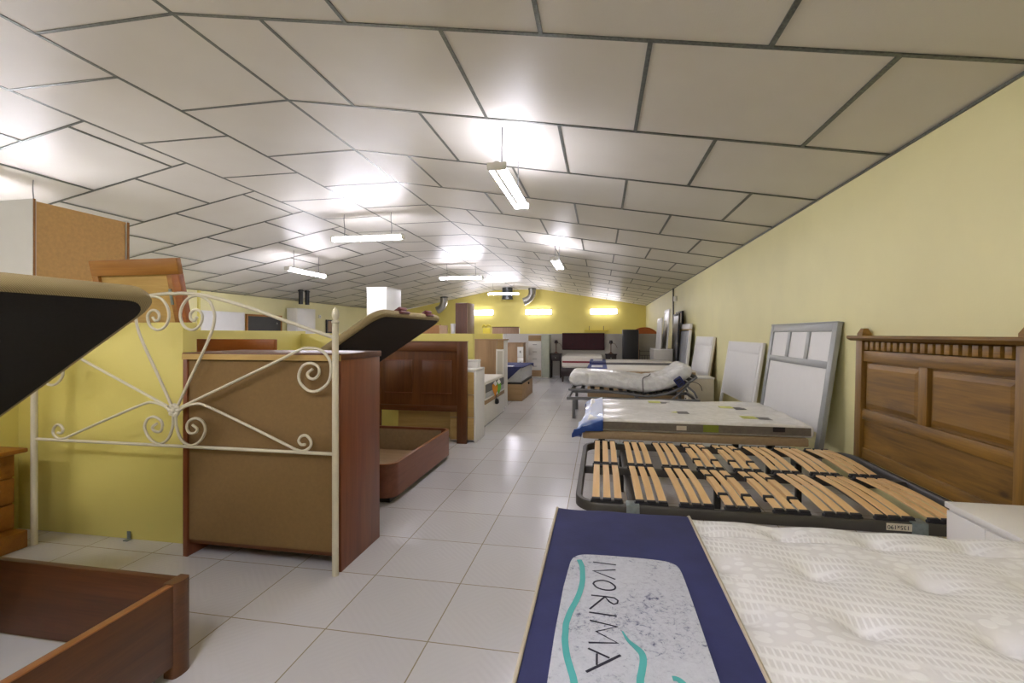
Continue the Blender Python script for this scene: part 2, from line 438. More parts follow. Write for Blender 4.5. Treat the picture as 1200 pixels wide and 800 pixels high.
# low partitions between the display bays
def partition(x0, x1, y0, y1, z, mat='part'):
    return struct(B('wall_partition', mat, None, x0, x1, y0, y1, 0, z, b=.004))
partition(-3.63, -2.41, 2.39, 2.49, 1.30)
partition(-3.73, -3.63, -3.0, 2.49, 1.30)
partition(-3.96, -3.86, 2.49, 5.72, 1.266)
partition(-3.86, -1.535, 5.62, 5.72, 1.232)
partition(-5.2, -1.66, 8.05, 8.15, 1.232)
struct(B('trim_4', 'white_board', None, -1.66, -1.62, 8.04, 8.16, 0, 1.226, b=.004))
partition(-6.5, XR-.25, 13.9, 14.0, 1.225, 'grey_part')

# ------------------------------------------------------------------ lights
LG = 'fluorescent battens under the ceiling'
def batten(name, label, c, along, L, zc, twin=False, group=LG, sfx=''):
    """suspended fitting; local X runs along the tube"""
    t = thing(name, label, 'light', (c[0], c[1], zc), (0, 0, PI/2 if along == 'y' else 0), group)
    if twin:
        MB().box(-L/2, L/2, -.022, .022, .012, .055, b=.006).build('housing', 'white_lac', t)
        for s in (-1, 1):
            MB().box(s*L/2-.012, s*L/2+.012, -.08, .08, -.022, .04, b=.005).build('end_bracket', 'white_lac', t)
            MB().cyl((-L/2+.012, s*.058, 0), (L/2-.012, s*.058, 0), .017, 12).build('tube', 'tube'+sfx, t)
    else:
        MB().box(-L/2, L/2, -.055, .055, .03, .065, b=.012).build('housing', 'white_lac', t)
        prof = [(.058*math.cos(a), .03+.062*math.sin(a)) for a in [PI+PI*k/8 for k in range(9)]]
        MB().prism(prof, 'x', -L/2+.02, L/2-.02).build('diffuser', 'diff'+sfx, t)
        for s in (-1, 1):
            MB().box(s*(L/2-.012)-.018, s*(L/2-.012)+.018, -.06, .06, -.034, .05, b=.01).build('end_cap', 'white_lac', t)
    for s in (-1, 1):
        x = s*L*.33
        wx = c[0] if along == 'y' else c[0]+x
        top = zr(wx)-zc
        MB().tube(catmull([(x, 0, .05), (x+.008, .004, .05+(top-.05)*.35), (x-.004, 0, .05+(top-.05)*.7), (x, 0, top+.01)], 5), .006, 6).build('hanging_cable', 'steel_grey', t)
    return t
batten('batten_light', 'twin bare tube batten hanging nearest on the right ceiling slope', (-.83, 4.4), 'y', 1.24, 2.585, True)
batten('batten_light', 'twin bare tube batten farther along the right ceiling slope', (-.83, 9.3), 'y', 1.24, 2.585, True)
batten('batten_light', 'long diffuser batten crosswise on two cables, nearest of the middle row', (-4.0, 7.7), 'x', 1.34, 2.885)
batten('batten_light', 'crosswise diffuser batten on cables, second from the front in the middle row', (-4.1, 13.7), 'x', 1.34, 2.885)
batten('batten_light', 'small far crosswise diffuser batten hanging before the yellow end wall', (-4.0, 19.5), 'x', 1.34, 2.885)
batten('batten_light', 'batten slanting away near the left wall under the low slope', (-6.55, 9.75), 'y', 1.4, 2.60)
batten('batten_light', 'batten hidden behind the tall white wardrobe, lighting the ceiling at far left', (-6.55, 4.0), 'y', 1.4, 2.60)
for c, al, z in (((-.83, -.5), 'y', 2.585), ((-4.0, -1.2), 'x', 2.885), ((-6.55, -1.8), 'y', 2.6)):
    batten('batten_light', 'batten light outside the picture behind the camera', c, al, 1.4, z, al == 'y', sfx='_near')
for x, w, lab in ((-5.72, 1.2, 'wall lamp on the yellow end wall, left beside the brown wardrobe'), (-2.9, 1.22, 'wall lamp on the yellow end wall, middle one under the silver duct elbow'), (.14, 1.2, 'wall lamp on the yellow end wall, rightmost of the three')):
    t = thing('wall_light', lab, 'light', (x, YE, 2.25), group='wall lamps on the end wall')
    B('housing', 'white_lac', t, -w/2-.02, w/2+.02, -.05, 0, -.13, .13, b=.01)
    B('diffuser', 'diff_end', t, -w/2, w/2, -.11, -.045, -.11, .11, b=.03, seg=3)

# ------------------------------------------------------------------ foreground mattress and runner
MX0, MX1, MY0, MY1, MZ = -.146, 1.75, .39, 1.742, .60
def mtop(x, y):
    k = max(0, min(1, (x-.27)/.08))
    z = 0
    for i in range(-1, 7):
        for j in range(-1, 6):
            dx, dy = x-(.31+.262*i), y-(1.405-.245*j+(.012 if i % 2 else 0))
            d2 = dx*dx+dy*dy
            z -= .026*math.exp(-d2/.0010) + .017*math.exp(-d2/.005)
    e = min(y-MY0, MY1-y, MX1-x)
    z -= .018*math.exp(-((e-.128)/.012)**2)
    return z*k
bed = thing('divan_bed', 'pale upholstered bed base under the nearest white mattress', 'bed base', (.8, 1.066, 0))
B('base_box', 'tan', bed, -.93, .94, -.66, .66, .12, .32, b=.01)
for sx in (-.85, .86):
    for sy in (-.58, .58): B('leg', 'black_leg', bed, sx-.03, sx+.03, sy-.03, sy+.03, 0, .12, b=.004)
m = thing('mattress', 'thick white tufted mattress with navy runner in the right foreground', 'mattress', (0, 0, 0))
MB().slab(MX0, MX1, MY0, MY1, .33, MZ, .035, 150, 104, mtop).build('mattress_body', 'quilt', m, 80)
MB().slab(MX0-.003, MX1+.003, MY0-.003, MY1+.003, .32, .36, .008, 8, 8).build('lower_piping', 'piping', m, 80)
m.location = (0, 0, 0)
run = thing('bed_runner', 'navy fabric runner with printed grey panel across the foreground mattress', 'bed runner', (0, 0, 0))
RX0, RX1 = -.153, .298
def runner(u, v):
    x = RX0+(RX1-RX0)*u
    s = -.2+v*(MY1-MY0+.4+.012)             # arc across the bed, hanging down both sides
    y0, y1 = MY0-.006, MY1+.006
    r = .04; w = y1-y0
    if s < 0: p = (y0, MZ+.006-r+s)
    elif s > w: p = (y1, MZ+.006-r-(s-w))
    else:
        d = min(s, w-s); zz = 0 if d > r else r-math.sqrt(max(0, r*r-(r-d)**2))
        p = (y0+s, MZ+.006-zz)
    wr = .0012*math.sin(x*38+s*9)*math.sin(s*17+x*5)
    if p[0] > 1.3: wr += .003*math.sin(x*30+.6)*min(1, (p[0]-1.3)/.2)
    return (x, p[0], p[1]+wr*.6)
MB().sheet(runner, 26, 120, .003).build('runner_cloth', 'navy', run, 80)
for x, nm in ((RX0, 'edge_piping'), (RX1, 'edge_piping')):
    u = 0 if x == RX0 else 1
    MB().tube([Vector(runner(u, k/90))+Vector((0, 0, .001)) for k in range(91)], .0045, 6).build(nm, 'piping', run, 80)
ZP = MZ+.0105
outl = catmull([(-.084, 1.267, 0), (-.079, 1.318, 0), (-.066, 1.346, 0), (-.033, 1.361, 0), (.073, 1.365, 0), (.16, 1.361, 0), (.19, 1.35, 0), (.206, 1.322, 0), (.21, 1.228, 0), (.2105, 1.088, 0), (.21, .909, 0)], 4)
outl = [(p.x, p.y) for p in outl] + [(.209, .62), (.19, .57), (.15, .55), (-.04, .55), (-.08, .57), (-.094, .62), (-.094, .987), (-.09, 1.172)]
pn = MB().prism(outl, 'z', ZP-.004, ZP).build('logo_panel', 'slate', run, 0)
def ribbon(mb, pts, w, z):
    P = [Vector((p[0], p[1], z)) for p in pts]; L, R = [], []
    for i, p in enumerate(P):
        d = (P[min(i+1, len(P)-1)]-P[max(i-1, 0)]).normalized(); n = Vector((-d.y, d.x, 0))
        ww = w[i] if isinstance(w, list) else w
        L.append(p+n*ww/2); R.append(p-n*ww/2)
    dz = Vector((0, 0, -.0006))
    mb.quadloft([[a, b, b+dz, a+dz] for a, b in zip(L, R)])
def sm(pts, k=5): return [(p.x, p.y) for p in catmull([(a, b, 0) for a, b in pts], k)]
t1 = sm([(-.058, 1.323), (-.049, 1.288), (-.046, 1.249), (-.045, 1.206), (-.049, 1.16), (-.056, 1.119), (-.065, 1.081), (-.07, 1.051), (-.073, 1.024), (-.072, .998), (-.071, .969), (-.064, .924), (-.055, .89), (-.047, .859), (-.04, .80), (-.05, .72), (-.055, .64)])
tb = MB(); ribbon(tb, t1, .0135, ZP+.0012); tb.build('teal_stripe', 'teal', pn, 0)
t2 = sm([(.045, 1.022), (.055, .994), (.069, .975), (.079, .958), (.08, .936), (.075, .907), (.07, .88), (.068, .82), (.075, .74)])
tb = MB(); ribbon(tb, t2, [.003+.0105*min(1, i/12) for i in range(len(t2))], ZP+.0012); tb.build('teal_stripe', 'teal', pn, 0)
t3 = sm([(.128, .899), (.135, .899), (.143, .892), (.152, .87), (.155, .82)])
tb = MB(); ribbon(tb, t3, .012, ZP+.0012); tb.build('teal_stripe', 'teal', pn, 0)
letters = [[(-.02, 1.317), (.041, 1.311)], [(.039, 1.284), (-.019, 1.268), (.037, 1.234)],
    sm([(-.018, 1.203), (-.013, 1.214), (.003, 1.223), (.021, 1.218), (.034, 1.203), (.035, 1.19), (.026, 1.181), (.008, 1.179), (-.009, 1.187), (-.018, 1.203)]),
    [(-.022, 1.149), (.012, 1.149), (.032, 1.147), (.04, 1.137), (.038, 1.125), (.03, 1.12), (.02, 1.129), (.010, 1.148), (-.024, 1.091)],
    [(-.025, 1.078), (.035, 1.074)], [(-.023, 1.048), (.035, 1.035), (-.009, 1.011), (.034, .981), (-.024, .972)],
    [(-.024, .954), (.017, .933)], [(.038, .945), (-.026, .887)], [(-.007, .941), (-.007, .909)]]
lb = MB()
for i, L in enumerate(letters): ribbon(lb, L, .0042 if i != 7 else .0055, ZP+.0014)
lb.build('lettering', 'ink', pn, 0)

# ------------------------------------------------------------------ white bedside table (right foreground)
t = thing('nightstand', 'white bedside cabinet standing between the nearest mattress and slatted bed base', 'nightstand', (1.38, 1.83, 0))
B('body', 'white_lac', t, .012, .42, 0, .395, .04, .525, b=.003)
B('top', 'white_lac', t, -.002, .43, -.006, .40, .53, .552, b=.003)
for z0, z1 in ((.29, .52), (.05, .28)):
    B('drawer', 'white_lac', t, 0, .012, .006, .19, z0, z1, b=.002)
    B('drawer', 'white_lac', t, 0, .012, .196, .389, z0, z1, b=.002)
B('plinth', 'white_lac', t, .03, .42, .01, .385, 0, .04)

# ------------------------------------------------------------------ slatted bed base
SX0, SX1, SY0, SY1, SZ = -.132, 1.785, 2.462, 3.862, .37
s = thing('slatted_bed', 'slatted bed base of bowed beech strips in a dark rounded steel frame', 'bed base', (0, 0, 0))
path = rounded_rect(SX0+.016, SX1-.016, SY0+.016, SY1-.016, .13, 8)
fb = MB(); n = len(path); rings = []
for i, p in enumerate(path):
    a, b = Vector(path[i-1]), Vector(path[(i+1) % n]); d = (b-a).normalized(); nn = Vector((-d.y, d.x)); P = Vector(p)
    rings.append([(P.x+nn.x*u, P.y+nn.y*u, z) for u, z in ((-.016, SZ-.05), (.016, SZ-.05), (.016, SZ-.006), (.011, SZ), (-.011, SZ), (-.016, SZ-.006))])
fb.quadloft_closed(rings).build('frame', 'steel_dark', s, 50)
SYM = 3.165
B('centre_beam', 'steel_dark', s, SX0+.03, SX1-.03, SYM-.016, SYM+.016, SZ-.05, SZ-.004, b=.003)
for x in (.17, 1.43): B('cross_bar', 'steel_dark', s, x-.02, x+.02, SY0+.02, SY1-.02, SZ-.085, SZ-.05, b=.003)
for x, y in ((.16, SY0), (1.425, SY0), (.16, SY1), (1.425, SY1)):
    sg = -1 if y == SY0 else 1
    lg = B('leg', 'black_leg', s, x-.018, x+.018, y-sg*.05-.018, y-sg*.05+.018, 0, SZ-.09, b=.003)
    bk = MB().box(x-.032, x+.032, y+(0 if sg > 0 else -.008), y+(.008 if sg > 0 else 0), SZ-.12, SZ+.004, b=.002)
    bk.box(x-.032, x+.032, min(y, y-sg*.06), max(y, y-sg*.06), SZ, SZ+.005, b=.001); bk.box(x-.006, x+.006, y+sg*.008-.004, y+sg*.008+.004, SZ-.10, SZ-.088, b=.002)
    bk.build('leg_bracket', 'galv', lg)
B('leg', 'black_leg', s, .70, .736, SYM-.018, SYM+.018, 0, SZ-.05, b=.003)
gx = [-.045, .175, .392, .606, .826, 1.046, 1.262, 1.478]
rows = ((SY0+.018, SYM-.012), (SYM+.012, SY1-.018))
def slat_mesh(w):
    L = rows[0][1]-rows[0][0]-.05; mb = MB()
    rg = []
    for k in range(15):
        u = k/14; y = .025+L*u; z = .014+.014*math.sin(PI*u)
        rg.append([(0, y, z-.004), (w, y, z-.004), (w, y, z+.004), (0, y, z+.004)])
    mb.quadloft(rg); o = mb.build('slat', 'slat', s, 30); return o
proto = slat_mesh(.037); first = True
hold0 = None
for gi, x in enumerate(gx):
    for ri, (ya, yb) in enumerate(rows):
        for k in range(3):
            o = proto if first else proto.copy()
            if not first: COL.objects.link(o); o.parent = s
            o.location = (x+.003+.0565*k, ya, SZ); first = False
        for yy, w in ((ya, .026), (yb-.02, .026)):
            if ri == 1 and yy == ya: pass
            if hold0 is None:
                hold0 = MB().box(0, .166, 0, .026, -.004, .009, b=.003)
                for k in range(3): hold0.box(.006+.0565*k, .049+.0565*k, .002, .026, .006, .019, b=.002)
                hold0 = hold0.build('slat_holder', 'rubber', s); h = hold0
            else: h = hold0.copy(); COL.objects.link(h); h.parent = s
            h.location = (x-.006, yy, SZ)
        if gi in (3, 4):                   # firmness sliders on the outer slats of two groups
            for k in (0, 2):
                for u in (.22, .74):
                    yy = ya+.025+(yb-ya-.05)*u; z = SZ+.014+.014*math.sin(PI*u)
                    MB().box(x+.0565*k-.002, x+.0565*k+.045, yy-.016, yy+.016, z-.02, z+.009, b=.004).build('firmness_slider', 'rubber', s)
                o = MB()
                u0, u1 = .22, .74; rg = []
                for q in range(9):
                    u = u0+(u1-u0)*q/8; y = ya+.025+(yb-ya-.05)*u; z = SZ+.002+.014*math.sin(PI*u)
                    rg.append([(x+.003+.0565*k, y, z-.004), (x+.003+.0565*k+.037, y, z-.004), (x+.003+.0565*k+.037, y, z+.004), (x+.003+.0565*k, y, z+.004)])
                o.quadloft(rg).build('slat', 'slat', s, 30)
lab = B('size_label', 'paper', s, 1.29, 1.395, SY0-.004, SY0-.0005, SZ-.036, SZ-.004)
text_mesh('lettering', '135x190', .026, 'ink', lab, (1.338, SY0-.0045, SZ-.02), (PI/2, PI, 0), .0004)

# ------------------------------------------------------------------ carved pine headboard on the right wall
def on_right_wall(name, label, cat, y_far, width, z_lean, x_top, x_bot, group=None):
    """base corner at the far end; local X comes towards the camera, local -Y faces the room"""
    th = math.atan2(x_top-x_bot, z_lean)
    return thing(name, label, cat, (x_bot, y_far, 0), (-th, 0, -PI/2), group)
hb = on_right_wall('headboard', 'aged pine headboard with dentil cornice and raised panels on right wall', 'headboard', 4.13, 1.535, 1.2, 1.955, 1.93)
W_ = 1.535
for x in (0, W_-.085):
    p = B('post', 'pine_dark_z', hb, x, x+.085, 0, .075, 0, 1.185, b=.004)
    MB().quadloft([[(x+.005, .005, 1.218), (x+.08, .005, 1.218), (x+.08, .07, 1.218), (x+.005, .07, 1.218)], [(x+.005, .005, 1.235), (x+.08, .005, 1.235), (x+.08, .07, 1.235), (x+.005, .07, 1.235)], [(x+.022, .022, 1.275), (x+.063, .022, 1.275), (x+.063, .053, 1.275), (x+.022, .053, 1.275)]]).build('finial', 'pine_dark', p, 0)
cor = MB().prism([(-.045, 1.218), (-.05, 1.212), (-.05, 1.2), (-.036, 1.188), (-.02, 1.18), (.1, 1.18), (.1, 1.218)], 'x', -.04, W_+.04).build('cornice', 'pine_dark', hb, 20)
B('frieze', 'pine_dark', hb, .085, W_-.085, .055, .065, 1.09, 1.182)
nd = 19
for k in range(nd):
    x = .10+(W_-.20)*(k+.5)/nd
    B('dentil', 'pine_dark', hb, x-.021, x+.021, .006, .058, 1.112, 1.172, b=.002)
B('upper_rail', 'pine_dark', hb, .085, W_-.085, .012, .06, 1.025, 1.105, b=.003)
B('middle_rail', 'pine_dark', hb, .085, W_-.085, .012, .06, .585, .665, b=.003)
B('centre_stile', 'pine_dark_z', hb, W_/2-.04, W_/2+.04, .012, .06, .665, 1.025, b=.003)
for x0, x1 in ((.085, W_/2-.04), (W_/2+.04, W_-.085)):
    pb = MB().box(x0, x1, .04, .055, .665, 1.025)
    g = .018; e = .05
    pb.quadloft([[(x0+g, .04, .665+g), (x1-g, .04, .665+g), (x1-g, .04, 1.025-g), (x0+g, .04, 1.025-g)], [(x0+g, .03, .665+g), (x1-g, .03, .665+g), (x1-g, .03, 1.025-g), (x0+g, .03, 1.025-g)], [(x0+e, .02, .665+e), (x1-e, .02, .665+e), (x1-e, .02, 1.025-e), (x0+e, .02, 1.025-e)]])
    pb.build('raised_panel', 'pine_dark', hb, 0)
B('lower_panel', 'pine_dark', hb, .085, W_-.085, .03, .055, .36, .59)
B('bottom_rail', 'pine_dark', hb, .085, W_-.085, .015, .06, .29, .37, b=.003)

# ------------------------------------------------------------------ leaning headboards along the right wall
hb = on_right_wall('headboard', 'white headboard with grey frame and three small panes leaning on right wall', 'headboard', 6.07, 1.59, 1.34, 1.985, 1.80)
W_ = 1.59
for x in (0, W_-.085): B('post', 'grey_lac', hb, x, x+.085, 0, .04, 0, 1.34, b=.003)
B('top_rail', 'grey_lac', hb, .085, W_-.085, 0, .04, 1.265, 1.34, b=.003)
B('middle_rail', 'grey_lac', hb, .085, W_-.085, 0, .038, .935, 1.0, b=.003)
for k in (1, 2):
    x = .085+(W_-.17)*k/3
    B('muntin', 'grey_lac', hb, x-.035, x+.035, .002, .036, 1.0, 1.265, b=.002)
for k in range(3): 
    x0 = .085+(W_-.17)*k/3+(0 if k == 0 else .035); x1 = .085+(W_-.17)*(k+1)/3-(0 if k == 2 else .035)
    B('pane', 'white_board', hb, x0, x1, .014, .03, 1.0, 1.265)
B('main_panel', 'white_board', hb, .085, W_-.085, .012, .03, .37, .935)
B('lintel_cap', 'grey_lac', hb, -.004, W_+.004, -.004, .046, 1.34, 1.352, b=.002)

hb = on_right_wall('headboard', 'plain white headboard on two legs leaning next to the grey framed headboard', 'headboard', 8.0, 1.62, 1.13, 1.99, 1.82)
W_ = 1.62
B('panel', 'white_board', hb, .06, W_-.06, .004, .03, .32, 1.13, b=.003)
B('top_band', 'white_board', hb, .10, W_-.10, -.002, .006, .98, 1.09, b=.002)
B('inner_field', 'white_board', hb, .10, W_-.10, -.002, .006, .36, .97, b=.002)
for x in (0, W_-.06): B('leg', 'white_board', hb, x, x+.06, 0, .034, 0, 1.13, b=.003)

hb = on_right_wall('headboard', 'white grooved headboard standing behind the head of the raised adjustable bed', 'headboard', 10.55, 1.55, 1.2, 1.985, 1.80)
W_ = 1.55
B('panel', 'white_board', hb, .06, W_-.06, .006, .04, .25, 1.19, b=.003)
B('top_band', 'white_board', hb, .09, W_-.09, -.002, .008, 1.02, 1.15, b=.003)
B('inner_field', 'white_board', hb, .09, W_-.09, -.002, .008, .3, 1.0, b=.003)
for x in (0, W_-.06): B('leg', 'white_board', hb, x, x+.06, 0, .045, 0, 1.19, b=.003)
B('back_rail', 'tan', hb, 0, W_, .046, .06, .3, 1.18, b=.002)

t = thing('nightstand', 'cream bedside cabinet in front of the white grooved headboard by right wall', 'nightstand', (1.42, 8.14, 0))
B('body', 'paper', t, 0, .38, 0, .42, .02, .5, b=.003); B('top', 'white_lac', t, -.01, .39, -.01, .43, .5, .522, b=.003)
for z in (.05, .28): 
    d = B('drawer', 'paper', t, -.012, 0, .015, .405, z, z+.2, b=.002); B('knob', 'steel_grey', d, -.03, -.012, .2, .22, z+.09, z+.11, b=.004)

# silver headboard, picture and stacked boards in the far right corner
hb = on_right_wall('headboard', 'silver grey padded headboard with pale top rail against the far right wall', 'headboard', 13.0, 2.05, 1.44, 1.93, 1.80)
W_ = 2.05
B('side_stile', 'white_board', hb, 0, .1, 0, .05, 0, 1.32, b=.004); B('side_stile', 'white_board', hb, W_-.1, W_, 0, .05, 0, 1.32, b=.004)
MB().slab(.1, W_-.1, .2, 1.3, -.03, .03, .02, 6, 6).build('padded_panel', 'silver_fab', hb, 60, loc=(0, .012, 0), rot=(PI/2, 0, 0))
B('top_rail', 'white_board', hb, -.01, W_+.01, -.012, .055, 1.34, 1.46, b=.012)
B('bead', 'pale_pine', hb, 0, W_, -.004, .05, 1.32, 1.34)
t = thing('picture_frame', 'dark framed picture hanging on the right wall above the silver headboard', 'picture', (XR-.03, 12.9, 1.63), (0, 0, -PI/2))
fr = MB()
for a in ((-.5, -.44, -.17, .17), (.44, .5, -.17, .17), (-.44, .44, .12, .17), (-.44, .44, -.17, -.12)): fr.box(a[0], a[1], -.02, .025, a[2], a[3], b=.003)
fr.build('frame', 'black_gloss', t); B('canvas', 'taupe_ward', t, -.44, .44, -.008, .01, -.12, .12)
t = thing('cabinet', 'pale low cabinet carrying leaning boards in the far right corner', 'cabinet', (1.3, 12.04, 0))
B('body', 'grey_part', t, 0, .42, 0, 1.05, .03, .83, b=.004); B('top', 'white_lac', t, -.01, .43, -.01, 1.06, .83, .85, b=.003); B('plinth', 'grey_lac', t, .02, .41, .01, 1.04, 0, .03)
for k in range(2): B('door', 'grey_part', t, -.014, 0, .01+.52*k, .52+.52*k, .05, .81, b=.003)
for x, y, w, z0, z1, fm, pm, lab in ((1.42, 13.0, .9, .853, 1.62, 'white_lac', 'white_board', 'white board leaning leftmost on the pale cabinet in the far right corner'),
                                     (1.58, 13.0, .9, .853, 1.84, 'white_lac', 'silver_fab', 'white framed grey board standing between two boards on the pale corner cabinet')):
    t = thing('framed_board', lab, 'board', (x, y, z0), (-.07, 0, -PI/2))
    f = MB(); h = z1-z0
    for a in ((0, .06, 0, h), (w-.06, w, 0, h), (.06, w-.06, h-.06, h), (.06, w-.06, 0, .06)): f.box(a[0], a[1], 0, .03, a[2], a[3], b=.003)
    f.build('frame', fm, t); B('panel', pm, t, .06, w-.06, .008, .024, .06, h-.06)
t = thing('framed_board', 'tall black edged silver board leaning between cabinet and silver headboard', 'board', (1.755, 12.75, 0), (-.045, 0, -PI/2))
f = MB()
for a in ((0, .05, 0, 1.72), (.85, .9, 0, 1.72), (.05, .85, 1.67, 1.72), (.05, .85, 0, .05)): f.box(a[0], a[1], 0, .035, a[2], a[3], b=.003)
f.build('frame', 'black_gloss', t); B('glass', 'silver_fab', t, .05, .85, .008, .02, .05, 1.67)
t = thing('alarm_box', 'small white box high on the right wall beside the dark wall joint', 'sensor', (XR, 13.55, 2.18))
B('cover', 'white_lac', t, -.07, 0, -.08, .08, -.07, .07, b=.012); B('lens', 'shade', t, -.078, -.06, -.04, .04, -.045, .0, b=.006)

# ------------------------------------------------------------------ wrapped mattress on a wooden platform (third bed)
t = thing('divan_bed', 'thin tan platform bed base on black legs under the plastic covered mattress', 'bed base', (0, 0, 0))
B('platform', 'tan', t, -.15, 1.62, 4.12, 5.44, .335, .40, b=.012)
for x in (.01, 1.38):
    for y in (4.26, 5.30): B('leg', 'black_leg', t, x-.028, x+.028, y-.028, y+.028, 0, .336, b=.004)
t = thing('mattress', 'thin ivory mattress in clear plastic with a blue wrapped foot end', 'mattress', (0, 0, 0))
def wav(x, y): return .004*math.sin(x*9+y*5)+.003*math.sin(y*17-x*6)
MB().slab(-.11, 1.66, 4.14, 5.43, .405, .505, .022, 60, 44, wav).build('mattress_body', 'wrap_top', t, 80)
for y, sgn in ((4.14, -1), (5.43, 1)):
    B('side_border', 'taupe_band', t, -.08, 1.64, min(y, y+sgn*.004), max(y, y+sgn*.004), .42, .484)
lb_ = B('care_label', 'paper', t, .62, .70, 4.1335, 4.137, .432, .468)
B('green_tab', plain('lime_green_print', '#7d8a2a', .6), t, .83, .95, 4.134, 4.1365, .424, .482)
B('grey_tab', 'black_gloss', t, 1.36, 1.45, 4.134, 4.1365, .445, .484)
pg, pl = M['grey_band'], plain('pale_lime_print', '#c4c86a', .6)
for x, y in ((.62, 5.18), (.70, 4.62), (1.28, 4.95), (1.32, 4.36)):
    z = .5062+wav(x, y)
    B('print', pl, t, x-.12, x-.0, y, y+.13, z-.0015, z+.0010); B('print', pg, t, x, x+.1, y-.05, y+.08, z-.001, z+.0014)
def film(u, v):
    # sleeve of loose film around the foot end, pinching down to a trailing corner
    a = 2*PI*v; x = .02-.175*u
    hw, hh = .68*(1-.10*u*u), .088*(1-.35*u)
    cy, cz = 4.785-.05*u, .452-.03*u
    ca, sa = math.cos(a), math.sin(a)
    e = lambda q: math.copysign(abs(q)**.35, q)
    y = cy+hw*e(ca); z = cz+hh*e(sa)
    n = math.sin(7*a+4*u)*.012+math.sin(13*a-3*u)*.007
    z += n*u; x += -.10*u*u*max(0, -ca)**2*(.7-.35*sa)+.012*u*math.sin(5*a)
    y += -.07*u*u*max(0, -ca)
    return (x, y, max(z, .408) if x > -.16 else z-.02*u)
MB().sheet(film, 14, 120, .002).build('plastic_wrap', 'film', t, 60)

# ------------------------------------------------------------------ adjustable bed
ab = thing('adjustable_bed', 'grey steel adjustable bed frame with raised back behind the wrapped ivory mattress', 'bed base', (0, 6.95, 0))
D = .9
for y in (0, D-.04): B('side_rail', 'steel_grey', ab, -.485, 1.36, y, y+.04, .27, .315, b=.004)
for x in (-.485, .5, 1.32): B('cross_rail', 'steel_grey', ab, x, x+.04, .04, D-.04, .272, .312, b=.003)
for x in (-.405, 1.2):
    for y in (.0, D-.04): B('leg', 'steel_grey', ab, x, x+.045, y, y+.04, 0, .27, b=.003)
def cl(t_):
    P = [(-.46, .45), (-.05, .44), (.35, .405), (.66, .375), (.95, .43), (1.14, .53), (1.32, .66)]
    return catmull([(x, 0, z) for x, z in P], 6)
C_ = cl(0)
for y in (.03, D-.05): MB().tube([(p.x, y, p.z-.03) for p in C_], .018, 8).build('lifting_rail', 'steel_grey', ab, 60)
sl0 = None
for i in range(1, len(C_)-1, 2):
    p, q = C_[i], C_[i+1]; ang = -math.atan2(q.z-p.z, q.x-p.x)
    if sl0 is None: sl0 = MB().box(-.03, .03, .03, D-.03, -.012, -.002, b=.002).build('slat', 'steel_dark', ab); o = sl0
    else: o = sl0.copy(); COL.objects.link(o); o.parent = ab
    o.location = (p.x, 0, p.z-.004); o.rotation_euler = (0, ang, 0)
for y in (.06, D-.08): 
    MB().tube([(1.0, y, .31), (1.2, y, .5), (1.215, y, .53)], .014, 8).build('lift_arm', 'steel_grey', ab)
    MB().tube([(1.19, y, .5), (1.29, y, .41), (1.33, y, .33)], .014, 8).build('lift_arm', 'steel_grey', ab)
B('motor', 'steel_dark', ab, .75, 1.1, .35, .5, .32, .40, b=.015)
mt = thing('mattress', 'plastic wrapped white mattress bent upward at the head on the adjustable frame', 'mattress', (0, 6.95, 0))
rings = []; CC = catmull([(p.x, 0, p.z) for p in C_[::1]], 4); hh = .118
for i, p in enumerate(CC):
    d = (CC[min(i+1, len(CC)-1)]-CC[max(i-1, 0)]).normalized(); nrm = Vector((-d.z, 0, d.x)); s_ = i/(len(CC)-1)
    arc = sum((CC[k+1]-CC[k]).length for k in range(i)); tot = sum((CC[k+1]-CC[k]).length for k in range(len(CC)-1))
    e = min(arc, tot-arc); k_ = 1 if e > .1 else math.sqrt(max(.02, 1-((.1-e)/.1)**2))
    c = p+nrm*(hh+.004); r = []
    for q in range(72):
        a = 2*PI*q/72; ca, sa = math.cos(a), math.sin(a)
        f = lambda v_: math.copysign(abs(v_)**.55, v_)
        fold = max(0, 1-abs(arc-1.15)/.75)
        wr = 1+.09*fold*noise.noise(Vector((arc*16, ca*2.2, sa)))+.05*noise.noise(Vector((arc*7, ca*5, sa*2)))+.03*noise.noise(Vector((arc*30, ca*9, 3)))
        r.append(c+nrm*(hh*k_*f(sa)*(wr if sa > 0 else .5+.5*wr))+Vector((0, D/2+.44*f(ca)*(.9+.1*k_)*(1+.25*(wr-1)), 0)))
    rings.append(r)
MB().quadloft(rings).build('mattress_body', 'wrap_white', mt, 80)
p = CC[len(CC)*19//36]; 
sp = [(.60, -.008, .36), (.59, -.012, .45), (.585, -.004, .55), (.60, .04, .605), (.68, .2, .62), (.72, .3, .64)]
MB().tube(catmull(sp, 5), .006, 6).build('strap', 'rubber', mt)
t = thing('hand_control', 'dark hand control clipped to the side of the bent white mattress', 'remote control', (1.075, 6.94, .565), (0, -.62, 0))
B('body', 'navy', t, -.055, .055, -.05, -.005, -.065, .065, b=.012); 
for k in range(3): B('button', 'black_gloss', t, -.03, .03, -.054, -.048, -.045+.035*k, -.028+.035*k, b=.002)
MB().tube(catmull([(.05, -.02, -.03), (.16, -.02, -.12), (.20, .0, -.2), (.18, .02, -.28)], 5), .004, 6).build('cable', 'rubber', t)

